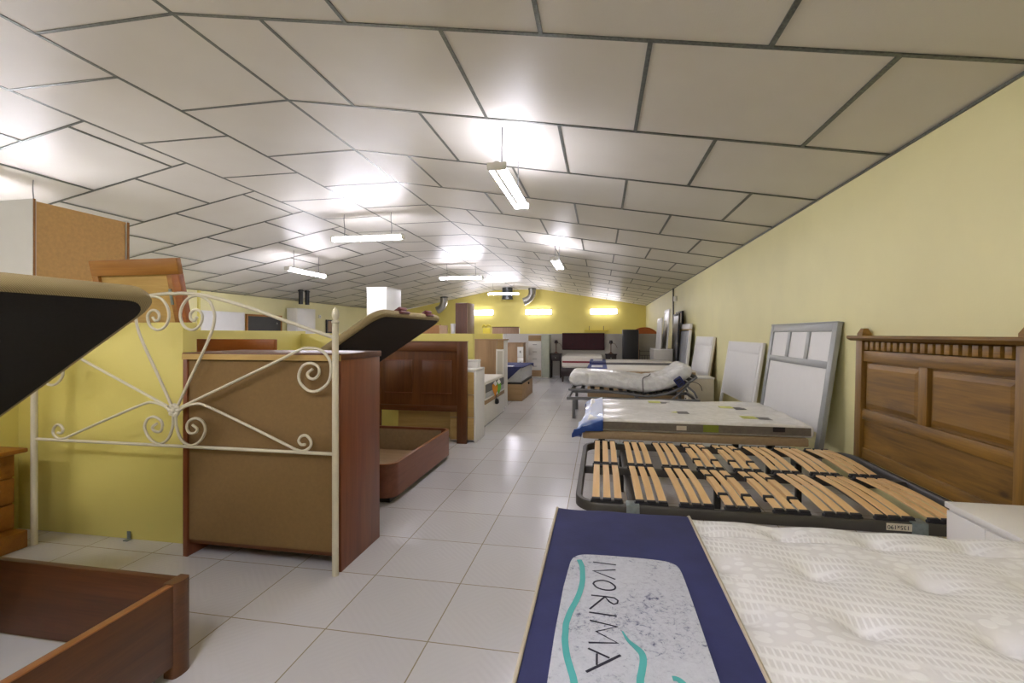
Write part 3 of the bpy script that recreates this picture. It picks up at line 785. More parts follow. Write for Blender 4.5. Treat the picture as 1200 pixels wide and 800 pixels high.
# ------------------------------------------------------------------ two made-up beds behind, navy covers on their foot ends
def far_bed(y0, D_, lab_m, lab_b, band, x0=-.23, x1=1.62, lab_r=''):
    t = thing('divan_bed', lab_b, 'bed base', (0, y0, 0))
    B('base_box', 'tan', t, x0, x1, .01, D_-.01, .1, .36, b=.012)
    for x in (x0+.08, x1-.08):
        for y in (.1, D_-.1): B('leg', 'black_leg', t, x-.03, x+.03, y-.03, y+.03, 0, .1)
    m = thing('mattress', lab_m, 'mattress', (0, y0, 0))
    MB().slab(x0, x1, 0, D_, .362, .6, .04, 8, 8).build('mattress_body', 'plush', m, 80)
    if band: B('side_border', 'grey_band', m, x0+.02, x1-.02, -.006, .002, .44, .592)
    else: B('side_border', 'tan', m, x0+.02, x1-.02, -.006, .002, .375, .565)
    r = thing('bed_runner', lab_r, 'bed runner', (0, y0, 0))
    MB().sheet(lambda u, v: (x0-.012+.36*u, -.014+(D_+.03)*v, .607-.004*abs(math.sin(v*9))) if .0 < v < 1 else (x0-.012+.36*u, -.016+(D_+.034)*v, .5), 8, 20, .005).build('runner_cloth', 'navy_b', r, 60)
    B('front_flap', 'navy' if band else 'navy_b', r, x0-.012, x0+.348, -.024, -.014, .40 if band else .5, .60, b=.004)
    B('print', 'white_board', r, x0+.06, x0+.27, D_*.3, D_*.7, .607, .6095)
far_bed(8.6, 1.3, 'ivory mattress on a tan base right behind the adjustable bed', 'tan upholstered bed base right behind the adjustable bed', False, lab_r='navy cover on the foot of the ivory mattress behind adjustable bed')
far_bed(10.75, 1.25, 'ivory mattress with dark grey side band, second behind the adjustable bed', 'tan bed base under the grey banded far mattress', True, lab_r='navy cover on the foot of the grey banded far mattress')

# ------------------------------------------------------------------ far bed with wine headboard at the grey partition
t = thing('headboard', 'dark wine buttoned headboard on the grey partition above the striped bed', 'headboard', (-.49, 13.86, .76))
hbm = MB().slab(-.6, .6, 0, .49, 0, .06, .02, 24, 12, lambda x, y: -.006*abs(math.sin(x*13))*abs(math.sin(y*13)))
hbm.build('padded_panel', plain('dark_wine_leather', '#3a0f18', .7, 0, .2, 8), t, 80, loc=(0, .0, 0), rot=(PI/2, 0, 0))
for x in (-.3, 0, .3):
    for z in (.16, .33): MB().lathe([(0.001, -.004), (.018, 0), (.001, .006)], n=8).build('button', 'rubber', t, 60, loc=(x, -.058, z), rot=(PI/2, 0, 0))
t = thing('divan_bed', 'dark brown bed base under the red striped mattress at far end', 'bed base', (0, 0, 0))
B('base_box', 'wenge', t, -.99, .08, 12.16, 13.78, .14, .36, b=.012)
for x in (-.95, .03):
    for y in (12.2, 13.7): MB().cyl((x, y, 0), (x, y, .14), .02, 10, .03).build('leg', 'wenge', t)
t = thing('mattress', 'white mattress with a red side stripe below the wine headboard', 'mattress', (0, 0, 0))
MB().slab(-.97, .06, 12.14, 13.76, .362, .66, .05, 8, 8).build('mattress_body', 'plush', t, 80)
B('red_stripe', 'red_stripe', t, -.955, .045, 12.132, 12.14, .49, .535)
def night(x, lab, lamp_lab):
    t = thing('nightstand', lab, 'nightstand', (x, 13.35, 0), group='dark nightstands by the far bed')
    B('top', 'wenge', t, -.16, .16, -.18, .18, .65, .675, b=.004); bx = B('case', 'wenge', t, -.145, .145, -.16, .16, .47, .65, b=.003)
    d = B('drawer', 'wenge', t, -.13, .13, -.172, -.16, .49, .63, b=.003); B('knob', 'duct', d, -.015, .015, -.19, -.172, .55, .575, b=.005)
    for a in (-.13, .13):
        for b in (-.14, .14): MB().cyl((a, b, 0), (a, b, .47), .014, 8, .02).build('leg', 'wenge', t)
    l = thing('table_lamp', lamp_lab, 'lamp', (x, 13.35, .675), group='brown table lamps by the far bed')
    MB().lathe([(.07, 0), (.07, .015), (.03, .03), (.012, .06), (.012, .24), (.02, .27), (.01, .3)]).build('stem', 'brown_ward', l, 60)
    MB().lathe([(.05, .28), (.055, .29), (.04, .36), (.035, .37)], n=12).build('lamp_shade', 'wenge', l, 60)
    MB().tube(catmull([(.03, 0, .3), (.12, 0, .26), (.17, 0, .16)], 5), .006, 6).build('arm', 'brown_ward', l)
night(-1.225, 'dark nightstand left of the red striped far bed', 'brown lamp on the nightstand left of the striped far bed')
night(.28, 'dark nightstand right of the red striped far bed', 'brown lamp on the nightstand right of the striped far bed')
t = thing('wardrobe', 'narrow black wardrobe standing right of the far bed before the grey partition', 'wardrobe', (.60, 13.3, 0))
B('body', 'wenge', t, 0, .41, 0, .5, .04, 1.34, b=.004); B('door', 'black_gloss', t, .008, .402, -.018, 0, .05, 1.33, b=.003); B('plinth', 'black_gloss', t, .02, .39, .02, .48, 0, .04); B('side_panel', 'taupe_ward', t, .41, .425, 0, .5, .04, 1.34)
t = thing('headboard', 'orange curved headboard peeking over the grey partition beside the black wardrobe', 'headboard', (1.25, 14.25, 0))
MB().prism([(-.42, 0), (.42, 0), (.42, 1.1), (.36, 1.22), (.25, 1.33), (.1, 1.39), (-.1, 1.39), (-.25, 1.33), (-.36, 1.22), (-.42, 1.1)], 'y', 0, .04).build('panel', 'orange_paint', t, 40)
MB().tube(catmull([(-.42, -.005, 1.1), (-.36, -.005, 1.22), (-.25, -.005, 1.33), (-.1, -.005, 1.39), (.1, -.005, 1.39), (.25, -.005, 1.33), (.36, -.005, 1.22), (.42, -.005, 1.1)], 4), .018, 8).build('top_moulding', 'orange_paint', t)
t = thing('metal_headboard', 'low grey metal headboard of plain bars against the grey partition', 'headboard', (1.38, 13.8, 0))
for x in (-.3, 0.05): MB().tube([(x, 0, 0), (x, 0, .78)], .014, 8).build('post', 'steel_grey', t)
for z in (.3, .62, .74): MB().tube([(-.3, 0, z), (.05, 0, z)], .009, 8).build('rail', 'steel_grey', t)
for k in range(1, 5): MB().tube([(-.3+.07*k, 0, .3), (-.3+.07*k, 0, .62)], .007, 6).build('bar', 'steel_grey', t)

# end wall fittings seen above the partition
t = thing('wall_shelf', 'yellow wall shelf on two brackets low on the end wall', 'shelf', (-.2, YE, 1.36))
B('board', 'yellow_paint', t, -.55, .55, -.2, 0, -.015, .02, b=.003)
for x in (-.32, .34): MB().tube([(x, -.17, .02), (x, -.02, .22)], .012, 6).build('bracket', 'steel_dark', t)
t = thing('picture_frame', 'tiny pale frame on the end wall behind the grey partition', 'picture', (-3.95, YE-.02, 1.33))
f = MB()
for a in ((-.14, -.11, -.15, .15), (.11, .14, -.15, .15), (-.11, .11, .12, .15), (-.11, .11, -.15, -.12)): f.box(a[0], a[1], -.02, .02, a[2], a[3])
f.build('frame', 'white_lac', t); B('canvas', 'yellow_paint', t, -.11, .11, -.01, .01, -.12, .12)
def elbow(name, lab, x, y, z0, sgn, mat):
    t = thing(name, lab, 'duct', (x, y, z0))
    pts = [(0, 0, 0), (0, 0, -.18), (-.02*sgn, 0, -.32), (-.1*sgn, 0, -.45), (-.24*sgn, 0, -.55), (-.36*sgn, 0, -.6)]
    P = [(-.2*sgn+p[0]+.2*sgn, p[1], p[2]) for p in pts]
    MB().tube(P, .17, 16).build('pipe', mat, t, 20)
    MB().tube([P[-1], (P[-1][0]-.04*sgn, 0, P[-1][2]-.015)], .18, 16).build('rim', mat, t, 20)
    MB().tube([(0, 0, -.0), (0, 0, -.05)], .185, 16).build('collar', 'duct_dark', t, 20)
elbow('ventilation_duct', 'silver duct elbow at the ceiling above the middle end wall lamp', -3.12, 21.9, ZF, 1, 'duct')
elbow('ventilation_duct', 'silver duct elbow under the low left slope beside the brown wardrobe', -7.1, 21.0, zr(-7.1), .8, 'duct')
t = thing('ventilation_duct', 'dark round duct stub from the ceiling behind the far crosswise batten', 'duct', (-4.2, 21.4, ZF))
MB().cyl((0, 0, 0), (0, 0, -.5), .24, 20).build('pipe', 'duct_dark', t, 30); MB().cyl((0, 0, -.48), (0, 0, -.53), .26, 20).build('rim', 'duct_dark', t, 30)

# ------------------------------------------------------------------ left aisle: storage beds with lifted lids
def storage_bed(name, lab, x1, y0, y1, h, L, mats, floor_in, post):
    """open box; foot end at x1, reaching back to x1-L"""
    t = thing(name, lab, 'storage bed', (x1, y0, 0))
    w = y1-y0; my, mx, me = mats
    if post:
        B('side_board', mx, t, -L, -.03, w-.03, w-.004, .045, h, b=.004); B('side_board', mx, t, -L, -.03, .004, .03, .045, h, b=.004)
        B('foot_board', my, t, -.026, 0, .03, w-.03, .045, h-.004, b=.004); B('head_board', my, t, -L, -L+.026, .03, w-.03, .045, h, b=.004)
        B('top_edge', me, t, -.027, .001, .03, w-.03, h-.004, h+.001, b=.001)
        for y in (0, w):
            prof = [(-.036, -.036), (.0, -.036)] + [(.036*math.sin(a)-.036+.006, -.036*math.cos(a)) for a in []] + [(.008, -.028), (.013, -.012), (.013, .012), (.008, .028), (0, .036), (-.036, .036)]
            yy = y-.034 if y else y+.034
            MB().prism([(a-.002, b+yy) for a, b in prof], 'z', 0, h+.004).build('corner_post', me if False else my, t, 50)
        B('corner_post', my, t, -L, -L+.05, w-.06, w, 0, h, b=.01); B('corner_post', my, t, -L, -L+.05, 0, .06, 0, h, b=.01)
        B('inner_lining', 'black_cloth', t, -L+.03, -.03, w-.034, w-.0295, .06, h-.02) if False else None
        B('bottom', floor_in, t, -L+.03, -.03, .032, w-.032, .03, .045)
    else:
        prof = rounded_rect(-L, 0, 0, w, .1, 6); inn = rounded_rect(-L+.024, -.024, .024, w-.024, .08, 6)
        mb = MB(); n = len(prof)
        R0 = [(*p, .045) for p in prof]; R1 = [(*p, h) for p in prof]; R2 = [(*p, h) for p in inn]; R3 = [(*p, .045) for p in inn]
        mb.quadloft_closed([R0, R1, R2, R3]); mb.build('side_panels', my, t, 40)
        rim = MB(); rim.quadloft_closed([[(*p, h) for p in prof], [(*p, h+.004) for p in prof], [(*p, h+.004) for p in inn], [(*p, h) for p in inn]]); rim.build('top_edge', me, t, 40)
        B('bottom', floor_in, t, -L+.03, -.03, .03, w-.03, .045, .06)
        B('plinth', 'black_leg', t, -L+.08, -.05, .05, w-.05, 0, .045)
        B('inner_lining', 'tan', t, -L+.06, -.1, w-.027, w-.0245, .06, h-.02)
        B('paper_tag', 'shade', t, -.3, -.2, .12, .2, .0605, .063)
    return t
def lid(par, name, lab, hinge_x, hinge_z, ang, Ln, y0, y1, th, under, border, clips=()):
    t = par; w = y1-y0; o = bpy.data.objects.new('lid', None)
    prof = rounded_rect(0, Ln, 0, w, .11, 8); n = len(prof); mb = MB()
    def ring(ins, z):
        return [(min(max(p[0], ins), Ln-ins), min(max(p[1], ins), w-ins), z) if False else (Ln/2+(p[0]-Ln/2)*(1-2*ins/Ln), w/2+(p[1]-w/2)*(1-2*ins/w), z) for p in prof]
    mb.quadloft([ring(.012, 0), ring(0, .012), ring(0, th*.5), ring(.008, th*.8), ring(.03, th)])
    M_ = (0, -ang, 0)
    c = mb.build('lid', border, t, 50, loc=(hinge_x, 0, hinge_z), rot=M_)
    u = MB().quadloft([ring(.03, -.004), ring(.03, .004)]).build('lid_underside', under, c, 50)
    for yy in clips:
        k = MB().box(Ln-.012, Ln+.022, yy-.09, yy+.09, th*.25, th*.6, b=.008); k.box(Ln-.05, Ln+.02, yy-.07, yy+.07, th*.75, th*1.2, b=.008)
        k.build('mattress_stop', 'wine', c)
    for yy in (.12, w-.12):
        MB().tube([(.62, yy, -.01), (.3, yy, -.30)], .012, 8).build('gas_strut', 'steel_grey', c)
    return c
sb = storage_bed('storage_bed', 'walnut storage bed with black lid raised in the left foreground', -1.5, .13, 1.515, .336, 1.9, ('walnut_y', 'walnut_x', 'walnut_edge'), 'white_board', True)
lid(sb, 'lid', '', -1.75, .36, math.atan2(1.378-.36, -1.556+3.25), 1.95, 0, 1.37, .062, 'black_cloth', 'beige_weave')
sb = storage_bed('storage_bed', 'reddish storage bed with rounded corners and lifted brown lid by the aisle', -1.463, 3.2, 4.56, .286, 1.9, ('redwood_y', 'redwood_y', 'walnut_edge'), 'kraft_x', False)
lid(sb, 'lid', '', -1.72, .33, math.atan2(1.375-.33, -1.552+3.183), 1.94, 0, 1.36, .062, 'dark_cloth', 'beige_weave', (.42, 1.0))

# ------------------------------------------------------------------ honey pine chest, far left
t = thing('chest_of_drawers', 'honey coloured pine chest of drawers at the left edge by yellow partition', 'chest of drawers', (-3.62, 1.62, 0))
B('plinth', 'oak_honey', t, 0, .36, .01, .575, 0, .10, b=.006)
B('body', 'oak_honey', t, .01, .255, .02, .57, .10, .548, b=.003)
B('top', 'oak_honey', t, -.0, .36, -.01, .578, .548, .574, b=.008)
for z0, z1 in ((.105, .245), (.255, .395), (.405, .544)):
    d = B('drawer', 'oak_honey', t, .255, .272, .03, .568, z0, z1, b=.004); MB().lathe([(.001, 0), (.012, .002), (.016, .02), (.001, .026)], n=12).build('knob', 'oak_honey', d, 60, loc=(.272, .2, (z0+z1)/2), rot=(0, PI/2, 0))

# ------------------------------------------------------------------ scrolled metal headboard
HX, HY, HZ = -2.293, 2.222, .815
t = thing('metal_headboard', 'cream metal headboard with scrolls fanning from a rosette in front of partition', 'headboard', (HX, HY, 0))
def rod(pts, r=.0075, mirror=True, name='scroll'):
    for sg in ((1, -1) if mirror else (1,)):
        MB().tube(catmull([(sg*a, 0, HZ+b) for a, b in pts], 5), r, 8).build(name, 'cream_metal', t, 60)
S1 = [(.023, .03), (.098, .172), (.179, .318), (.226, .411), (.248, .475), (.251, .526), (.226, .584), (.185, .614), (.138, .625), (.084, .609), (.046, .563), (.037, .51), (.06, .46), (.111, .439), (.159, .463), (.176, .51), (.159, .541), (.128, .548), (.102, .528), (.103, .498), (.125, .49), (.143, .51)]
S2 = [(.043, .019), (.364, .159), (.62, .271), (.745, .328), (.806, .345), (.879, .334), (.925, .291), (.938, .236), (.922, .17), (.867, .127), (.813, .124), (.766, .161), (.755, .206), (.779, .253), (.825, .267), (.865, .248), (.87, .213), (.843, .186), (.813, .192), (.806, .214), (.833, .237)]
S3 = [(.02, -.01), (.043, .006), (.071, .023), (.138, .038), (.206, .027), (.455, -.068), (.695, -.165), (.74, -.183), (.782, -.188), (.819, -.166), (.824, -.136), (.8, -.109), (.772, -.111), (.754, -.134), (.767, -.155), (.792, -.154)]
S4 = [(.009, -.017), (.013, -.093), (.046, -.162), (.105, -.189), (.163, -.16), (.195, -.104), (.179, -.058), (.136, -.04), (.091, -.058), (.078, -.091), (.095, -.121), (.13, -.119), (.144, -.098), (.114, -.076)]
for S_ in (S1, S2, S3, S4): rod(S_)
arch = [(.0, .637), (.043, .639), (.165, .629), (.298, .601), (.493, .547), (.683, .484), (.955, .398)]
rod([(-a, b) for a, b in arch[:0:-1]]+arch, .0095, False, 'top_arch')
rod([(-.955, -.196), (0, -.196), (.955, -.196)], .009, False, 'cross_rail')
for sx in (-.962, .962):
    p = MB().cyl((sx, 0, 0), (sx, 0, 1.285), .0165, 14).build('post', 'cream_metal', t, 60)
    MB().lathe([(.016, 0), (.02, .004), (.02, .012), (.012, .018), (.017, .032), (.0195, .045), (.016, .065), (.007, .08), (.001, .085)], (sx, 0, 1.285)).build('finial', 'cream_metal', p, 60)
ro = MB()
ro.lathe([(.001, -.012), (.03, -.01), (.038, 0), (.03, .01), (.001, .012)], n=20)
for k in range(8): ro.lathe([(.001, -.006), (.012, 0), (.001, .006)], (.026*math.cos(k*PI/4), .026*math.sin(k*PI/4), .01), 8)
ro.lathe([(.001, .0), (.012, .012), (.012, .016), (.001, .02)], n=10)
ro.build('rosette', 'cream_metal', t, 60, loc=(0, 0, HZ), rot=(PI/2, 0, 0))

# ------------------------------------------------------------------ cabinet turned with its back to us
t = thing('cabinet', 'mahogany cabinet turned around showing its brown back panel behind scrolled headboard', 'cabinet', (-2.275, 2.256, 0))
CW, CD, CHt = .957, .435, 1.118
B('side_panel', 'mahog_side', t, CW-.02, CW, 0, CD, 0, CHt-.022, b=.002); B('side_panel', 'mahog_side', t, 0, .028, 0, CD, 0, CHt-.022, b=.002)
B('back_panel', 'back_panel', t, .028, CW-.02, .012, .02, .092, CHt-.03)
B('top', 'mahog_x', t, -.004, CW+.004, -.004, CD+.02, CHt-.022, CHt+.012, b=.006)
B('back_edge', 'pale_pine', t, 0, CW, -.007, -.003, CHt-.026, CHt+.004)
B('bottom', 'mahog_x', t, .028, CW-.02, .02, CD-.02, .07, .092)
for k in range(2): 
    d = B('door', 'mahog', t, .03+.455*k, .48+.455*k, CD, CD+.018, .1, CHt-.03, b=.004); MB().lathe([(.012, 0), (.012, .01), (.001, .022)], n=10).build('knob', 'duct', d, 60, loc=(.46+.05*k, CD+.018, .6), rot=(-PI/2, 0, 0))
t = thing('headboard', 'flat cherry wood headboard standing upright behind the turned cabinet', 'headboard', (-3.0, 2.955, 0), (-.02, 0, 0))
B('panel', 'cherry_x', t, .05, .72, .004, .03, .2, 1.12, b=.003); B('top_rail', 'cherry_x', t, .0, .745, 0, .036, 1.11, 1.195, b=.004)
for x in (0, .695): B('leg', 'cherry_x', t, x, x+.05, 0, .036, 0, 1.11, b=.003)

# headboard back standing behind the first partition
t = thing('headboard', 'honey wood headboard leaning over the near partition, its unfinished back towards us', 'headboard', (-3.23, 2.87, 0), (.215, 0, 0))
B('panel', 'pale_pine', t, .05, .57, .02, .03, .3, 1.70); B('top_rail', 'orange_wood', t, .0, .66, 0, .035, 1.64, 1.74, b=.003)
for x in (0, .565): B('post', 'orange_wood', t, x, x+.05 if x == 0 else x+.04, 0, .035, 0, 1.64, b=.003)
B('side_edge', 'cherry_x', t, .606, .66, -.006, .036, 0, 1.64, b=.003)
B('bracket', 'galv', t, .565, .585, -.004, .0, 1.45, 1.55)

# tall wardrobes behind the partitions
t = thing('wardrobe', 'tall white wardrobe with raw brown board side at upper left', 'wardrobe', (-4.05, 2.76, 0))
B('side_panel', 'offwhite', t, -.6, 0, 0, .018, 0, 2.215, b=.002); B('back_panel', 'mdf', t, -.018, -.004, .018, .68, .05, 2.20); B('side_panel', 'offwhite', t, -.6, .004, .69, .708, 0, 2.215, b=.002)
B('edge_band', 'orange_wood', t, -.006, .002, 0, .012, 0, 2.215); B('edge_band', 'orange_wood', t, 0.004, .01, .69, .708, 0, 2.2); B('top', 'mdf', t, -.6, -.006, .018, .69, 2.18, 2.2); B('door', 'offwhite', t, -.62, -.6, 0, .70, .05, 2.2)
t = thing('wardrobe', 'tall white cabinet rising behind the lifted lid of the reddish bed', 'wardrobe', (-4.33, 8.3, 0))
B('body', 'offwhite', t, 0, .40, .02, .66, .05, 2.09, b=.003); B('door', 'offwhite', t, .004, .2, 0, .02, .06, 2.09, b=.003); B('door', 'offwhite', t, .204, .4, 0, .02, .06, 2.09, b=.003); B('plinth', 'grey_lac', t, .02, .38, .04, .64, 0, .05); B('top', 'offwhite', t, -.005, .41, -.004, .665, 2.09, 2.105)
t = thing('wardrobe', 'tall dark brown wardrobe with taupe side near the end wall', 'wardrobe', (-4.0, 12.8, 0))
B('body', 'brown_ward', t, 0, .34, .02, .7, .05, 2.09, b=.003); B('door', 'brown_ward', t, .004, .34, 0, .02, .06, 2.08, b=.003); B('side_panel', 'taupe_ward', t, .34, .36, 0, .7, 0, 2.095, b=.002); B('plinth', 'black_leg', t, .02, .33, .04, .66, 0, .05)

# ------------------------------------------------------------------ mahogany headboard and pieces along the left aisle
t = thing('headboard', 'dark mahogany panelled headboard with legs behind the reddish storage bed', 'headboard', (-2.62, 5.125, 0), (-.012, 0, 0))
W_ = 1.15
for x in (0, W_-.115): B('post', 'mahog', t, x, x+.115, 0, .045, 0, 1.14, b=.003)
B('top_rail', 'mahog_x', t, .115, W_-.115, 0, .04, 1.03, 1.14, b=.003); B('bottom_rail', 'mahog_x', t, .115, W_-.115, -.004, .044, .355, .42, b=.006)
B('field', 'mahog', t, .115, W_-.115, .012, .035, .42, 1.03)
for x0, x1 in ((.17, .50), (.62, .97)):
    p = MB().box(x0, x1, .004, .014, .55, .95, b=.004)
    B('raised_panel', 'mahog', t, x0, x1, .002, .014, .56, .93, b=.005)
    B('bead', 'redwood_y', t, x0, x1, -.001, .006, .925, .933); B('bead', 'redwood_y', t, x0, x1, -.001, .006, .555, .563)
B('cap', 'mahog_x', t, -.003, W_+.003, -.004, .05, 1.14, 1.148)
t = thing('headboard', 'pale pine board with knots leaning behind the mahogany headboard legs', 'headboard', (-2.42, 5.42, 0), (-.06, 0, 0))
B('panel', 'pale_pine', t, .0, .70, 0, .03, .0, .9, b=.003); B('top_cap', 'pale_pine', t, -.005, .71, -.005, .035, .9, .93, b=.003)
B('foot_rail', 'pale_pine', t, 0.02, .68, -.006, .0, .30, .345, b=.002)
t = thing('chest_of_drawers', 'narrow white chest with knotty wood drawer fronts right of the mahogany headboard', 'chest of drawers', (-1.69, 5.195, 0))
B('body', 'white_lac', t, .0, .30, .018, .415, .02, .80, b=.003); B('top', 'white_lac', t, -.005, .307, 0, .42, .80, .828, b=.003)
B('side_panel', 'white_lac', t, .285, .305, 0, .418, 0, .80, b=.002)
for k in range(3): B('drawer', 'pale_pine', t, .006, .283, 0, .018, .03+.257*k, .28+.257*k, b=.003)
t = thing('box', 'small white box on top of the narrow white chest', 'box', (-1.52, 5.50, .828))
B('body', 'white_lac', t, -.1, .1, -.06, .06, 0, .075, b=.004); B('lid', 'white_lac', t, -.103, .103, -.063, .063, .075, .095, b=.004)

t = thing('divan_bed', 'white storage bed base with oak trim on the left aisle', 'bed base', (-1.5, 6.12, 0))
B('front_panel', 'white_lac', t, -1.9, 0, 0, 1.27, .012, .29, b=.004); B('oak_trim', 'kraft_x', t, -1.9, .002, 0, 1.27, .29, .345, b=.003); B('upper_rim', 'white_lac', t, -1.9, .003, 0, 1.27, .345, .365, b=.003); B('plinth', 'black_leg', t, -1.88, -.01, .02, 1.25, 0, .012)
t = thing('mattress', 'white quilted mattress with grey side band carrying two leaf shaped tags', 'mattress', (-1.5, 6.12, .365))
MB().slab(-1.88, -.004, .01, 1.26, 0, .225, .03, 10, 10).build('mattress_body', 'plush', t, 80)
B('lower_border', 'greymatt', t, -1.8, .0, .03, 1.24, .005, .075, b=.004); B('side_border', 'grey_band', t, -1.8, .001, .03, 1.24, .075, .185, b=.004)
for yy, mt_, nm in ((.42, plain('orange_leaf_print', '#d58a2a', .6), 'orange_tag'), (.66, plain('green_leaf_print', '#6fae3c', .6), 'green_tag')):
    lf = MB().prism([(0, -.19), (.035, -.10), (.04, -.04), (.0, .03), (-.045, -.03), (-.04, -.09)], 'x', 0, .004)
    lf.build('hang_tag', mt_, t, 0, loc=(.04, yy, .17), rot=(0, 0, -.95))
    MB().prism([(0, .05), (.03, .0), (.0, -.03), (-.032, .01)], 'x', .004, .006).build('hang_tag_tip', 'shade', t, 0, loc=(.044, yy-.004, .16), rot=(0, 0, -.95))
MB().tube([(.004, .63, -.01), (.012, .62, -.08)], .006, 6).build('tassel', 'rubber', t)
MB().lathe([(.02, 0), (.035, .02), (.03, .06), (.01, .08)], (.02, .62, -.15), 10).build('knob_weight', 'rubber', t)

t = thing('cabinet', 'tall oak front cabinet standing behind the white mattress against yellow partition', 'cabinet', (-2.25, 7.62, 0))
B('body', 'white_lac', t, 0, .68, .02, .40, .0, 1.12, b=.003); B('door', 'kraft_z', t, .004, .575, 0, .02, .03, 1.135, b=.002); B('side_door', 'kraft_x', t, .58, .69, 0, .02, .97, 1.135, b=.002); B('drawer', 'white_board', t, .58, .69, .004, .02, .03, .965, b=.002)
B('top', 'kraft_x', t, -.004, .70, -.004, .41, 1.12, 1.14)
t = thing('framed_board', 'white framed door leaning beside the tall oak cabinet', 'board', (-1.665, 7.5, 0), (-.03, 0, 0))
f = MB()
for a in ((0, .018, 0, .98), (.112, .13, 0, .98), (.018, .112, .95, .98), (.018, .112, 0, .03), (.018, .112, .48, .5)): f.box(a[0], a[1], 0, .02, a[2], a[3], b=.002)
f.build('frame', 'white_lac', t); B('panel', 'grey_part', t, .018, .112, .006, .014, .03, .95)

t = thing('divan_bed', 'light oak storage bed base under the pale grey mattress', 'bed base', (-1.402, 8.56, 0))
B('box', 'kraft_x', t, -1.85, 0, 0, 1.32, 0, .305, b=.005); B('lid', 'black_gloss', t, -1.84, -.01, .01, 1.31, .305, .335, b=.004)
B('lock', 'rubber', t, 0, .02, .7, .76, .24, .28, b=.004)
t = thing('mattress', 'pale grey mattress with navy throw on the light oak base', 'mattress', (-1.402, 8.56, .337))
MB().slab(-1.83, -.01, .01, 1.31, 0, .27, .03, 8, 8).build('mattress_body', 'greymatt', t, 80); MB().tube([(-.01, .01, .02), (-.01, 1.31, .02)], .008, 6).build('lower_piping', 'grey_band', t)
t = thing('throw', 'navy throw with a pointed tasselled corner over the pale grey mattress', 'throw', (-1.402, 8.56, .61))
th = MB().box(-1.2, .02, -.006, 1.34, -.002, .012, b=.005)
th.build('cloth', 'navy', t)
MB().prism([(-.95, .004), (-.02, .004), (-.22, -.18), (-.34, -.29), (-.46, -.20)], 'y', -.012, -.004).build('pointed_flap', 'navy', t, 0)
MB().prism([(.95, .006), (1.345, .006), (1.345, -.07)], 'x', .016, .022).build('side_flap', 'navy', t, 0)
MB().tube(catmull([(-.33, -.01, -.27), (-.33, -.014, -.37), (-.33, -.014, -.42)], 4), .006, 6).build('tassel_cord', 'navy', t); MB().lathe([(.012, 0), (.03, -.02), (.035, -.13), (.001, -.135)], (-.33, -.016, -.41), 10).build('tassel', 'navy', t)
B('print', 'white_board', t, -.5, -.2, .1, .3, .012, .0145)

t = thing('sideboard', 'light oak cabinet with white drawer column behind the navy throw', 'cabinet', (-2.62, 12.4, 0))
B('body', 'kraft_z', t, 0, .62, .02, .4, 0, .97, b=.003); B('door', 'kraft_z', t, .004, .45, 0, .02, .02, .955, b=.002); B('top', 'kraft_x', t, -.01, .63, -.01, .41, .97, .99, b=.003)
for k in range(3):
    d = B('drawer', 'white_lac', t, .455, .615, 0, .02, .02+.29*k, .30+.29*k, b=.003); B('handle', 'duct', d, .515, .555, -.014, 0, .14+.29*k, .2+.29*k, b=.003)
t = thing('chest_of_drawers', 'tall white chest of drawers with oak bands at top and bottom', 'chest of drawers', (-1.97, 13.05, 0))
B('body', 'white_lac', t, 0, .36, .02, .42, 0, 1.19, b=.003); B('oak_band', 'kraft_x', t, .004, .356, 0, .02, 1.03, 1.185, b=.002); B('oak_band', 'kraft_x', t, .004, .356, 0, .02, .05, .22, b=.002)
for k in range(4):
    d = B('drawer', 'white_lac', t, .004, .356, 0, .02, .225+.2*k, .42+.2*k, b=.003); B('handle', 'duct', d, .12, .24, -.014, 0, .32+.2*k, .335+.2*k, b=.003)
t = thing('wardrobe', 'pale green grey cabinet beside the tall white chest of drawers', 'wardrobe', (-1.605, 13.05, 0))
B('body', plain('pale_sage_lacquer', '#b3b8a6', .45), t, 0, .215, .02, .5, .02, 1.20, b=.003); B('door', plain('pale_sage_front', '#b3b8a6', .45), t, .004, .211, 0, .02, .03, 1.19, b=.003); B('plinth', 'white_lac', t, .01, .205, .03, .48, 0, .02); B('knob', 'duct', t, .03, .045, -.014, 0, .62, .66, b=.003)

# boards and oddments seen above the partitions
t = thing('headboard', 'brown wooden headboard showing above the partition left of middle end lamp', 'headboard', (-3.3, 14.4, 0)); 
B('panel', 'taupe_ward', t, 0, .83, 0, .04, 0, 1.42, b=.004); B('cap', 'brown_ward', t, -.01, .84, -.005, .045, 1.42, 1.44); 
t = thing('headboard', 'small yellow headboard with a curled top beside the brown wardrobe', 'headboard', (-3.56, 14.2, 0))
B('panel', 'yellow_paint', t, 0, .24, 0, .03, 0, 1.40, b=.003); MB().tube(catmull([(-.02, .01, 1.42), (.04, .01, 1.5), (.1, .01, 1.44), (.16, .01, 1.5), (.26, .01, 1.45)], 5), .025, 8).build('curled_top', 'yellow_paint', t)
t = thing('headboard', 'orange brown board standing above the partition behind the lifted lid', 'headboard', (-5.0, 12.3, 0)); 
B('panel', 'orange_wood', t, 0, .72, 0, .04, 0, 1.46, b=.003); B('edge', 'cherry_x', t, .72, .75, -.004, .044, 0, 1.47)
t = thing('board', 'pale oak board standing between orange board and white vase', 'board', (-4.25, 12.2, 0)); 
B('panel', 'kraft_z', t, 0, .22, 0, .03, 0, 1.45, b=.003); B('edge', 'pale_pine', t, -.012, 0, 0, .03, 0, 1.45)
t = thing('floor_lamp', 'slim white floor lamp beside the tall brown wardrobe', 'lamp', (-3.93, 12.38, 0))
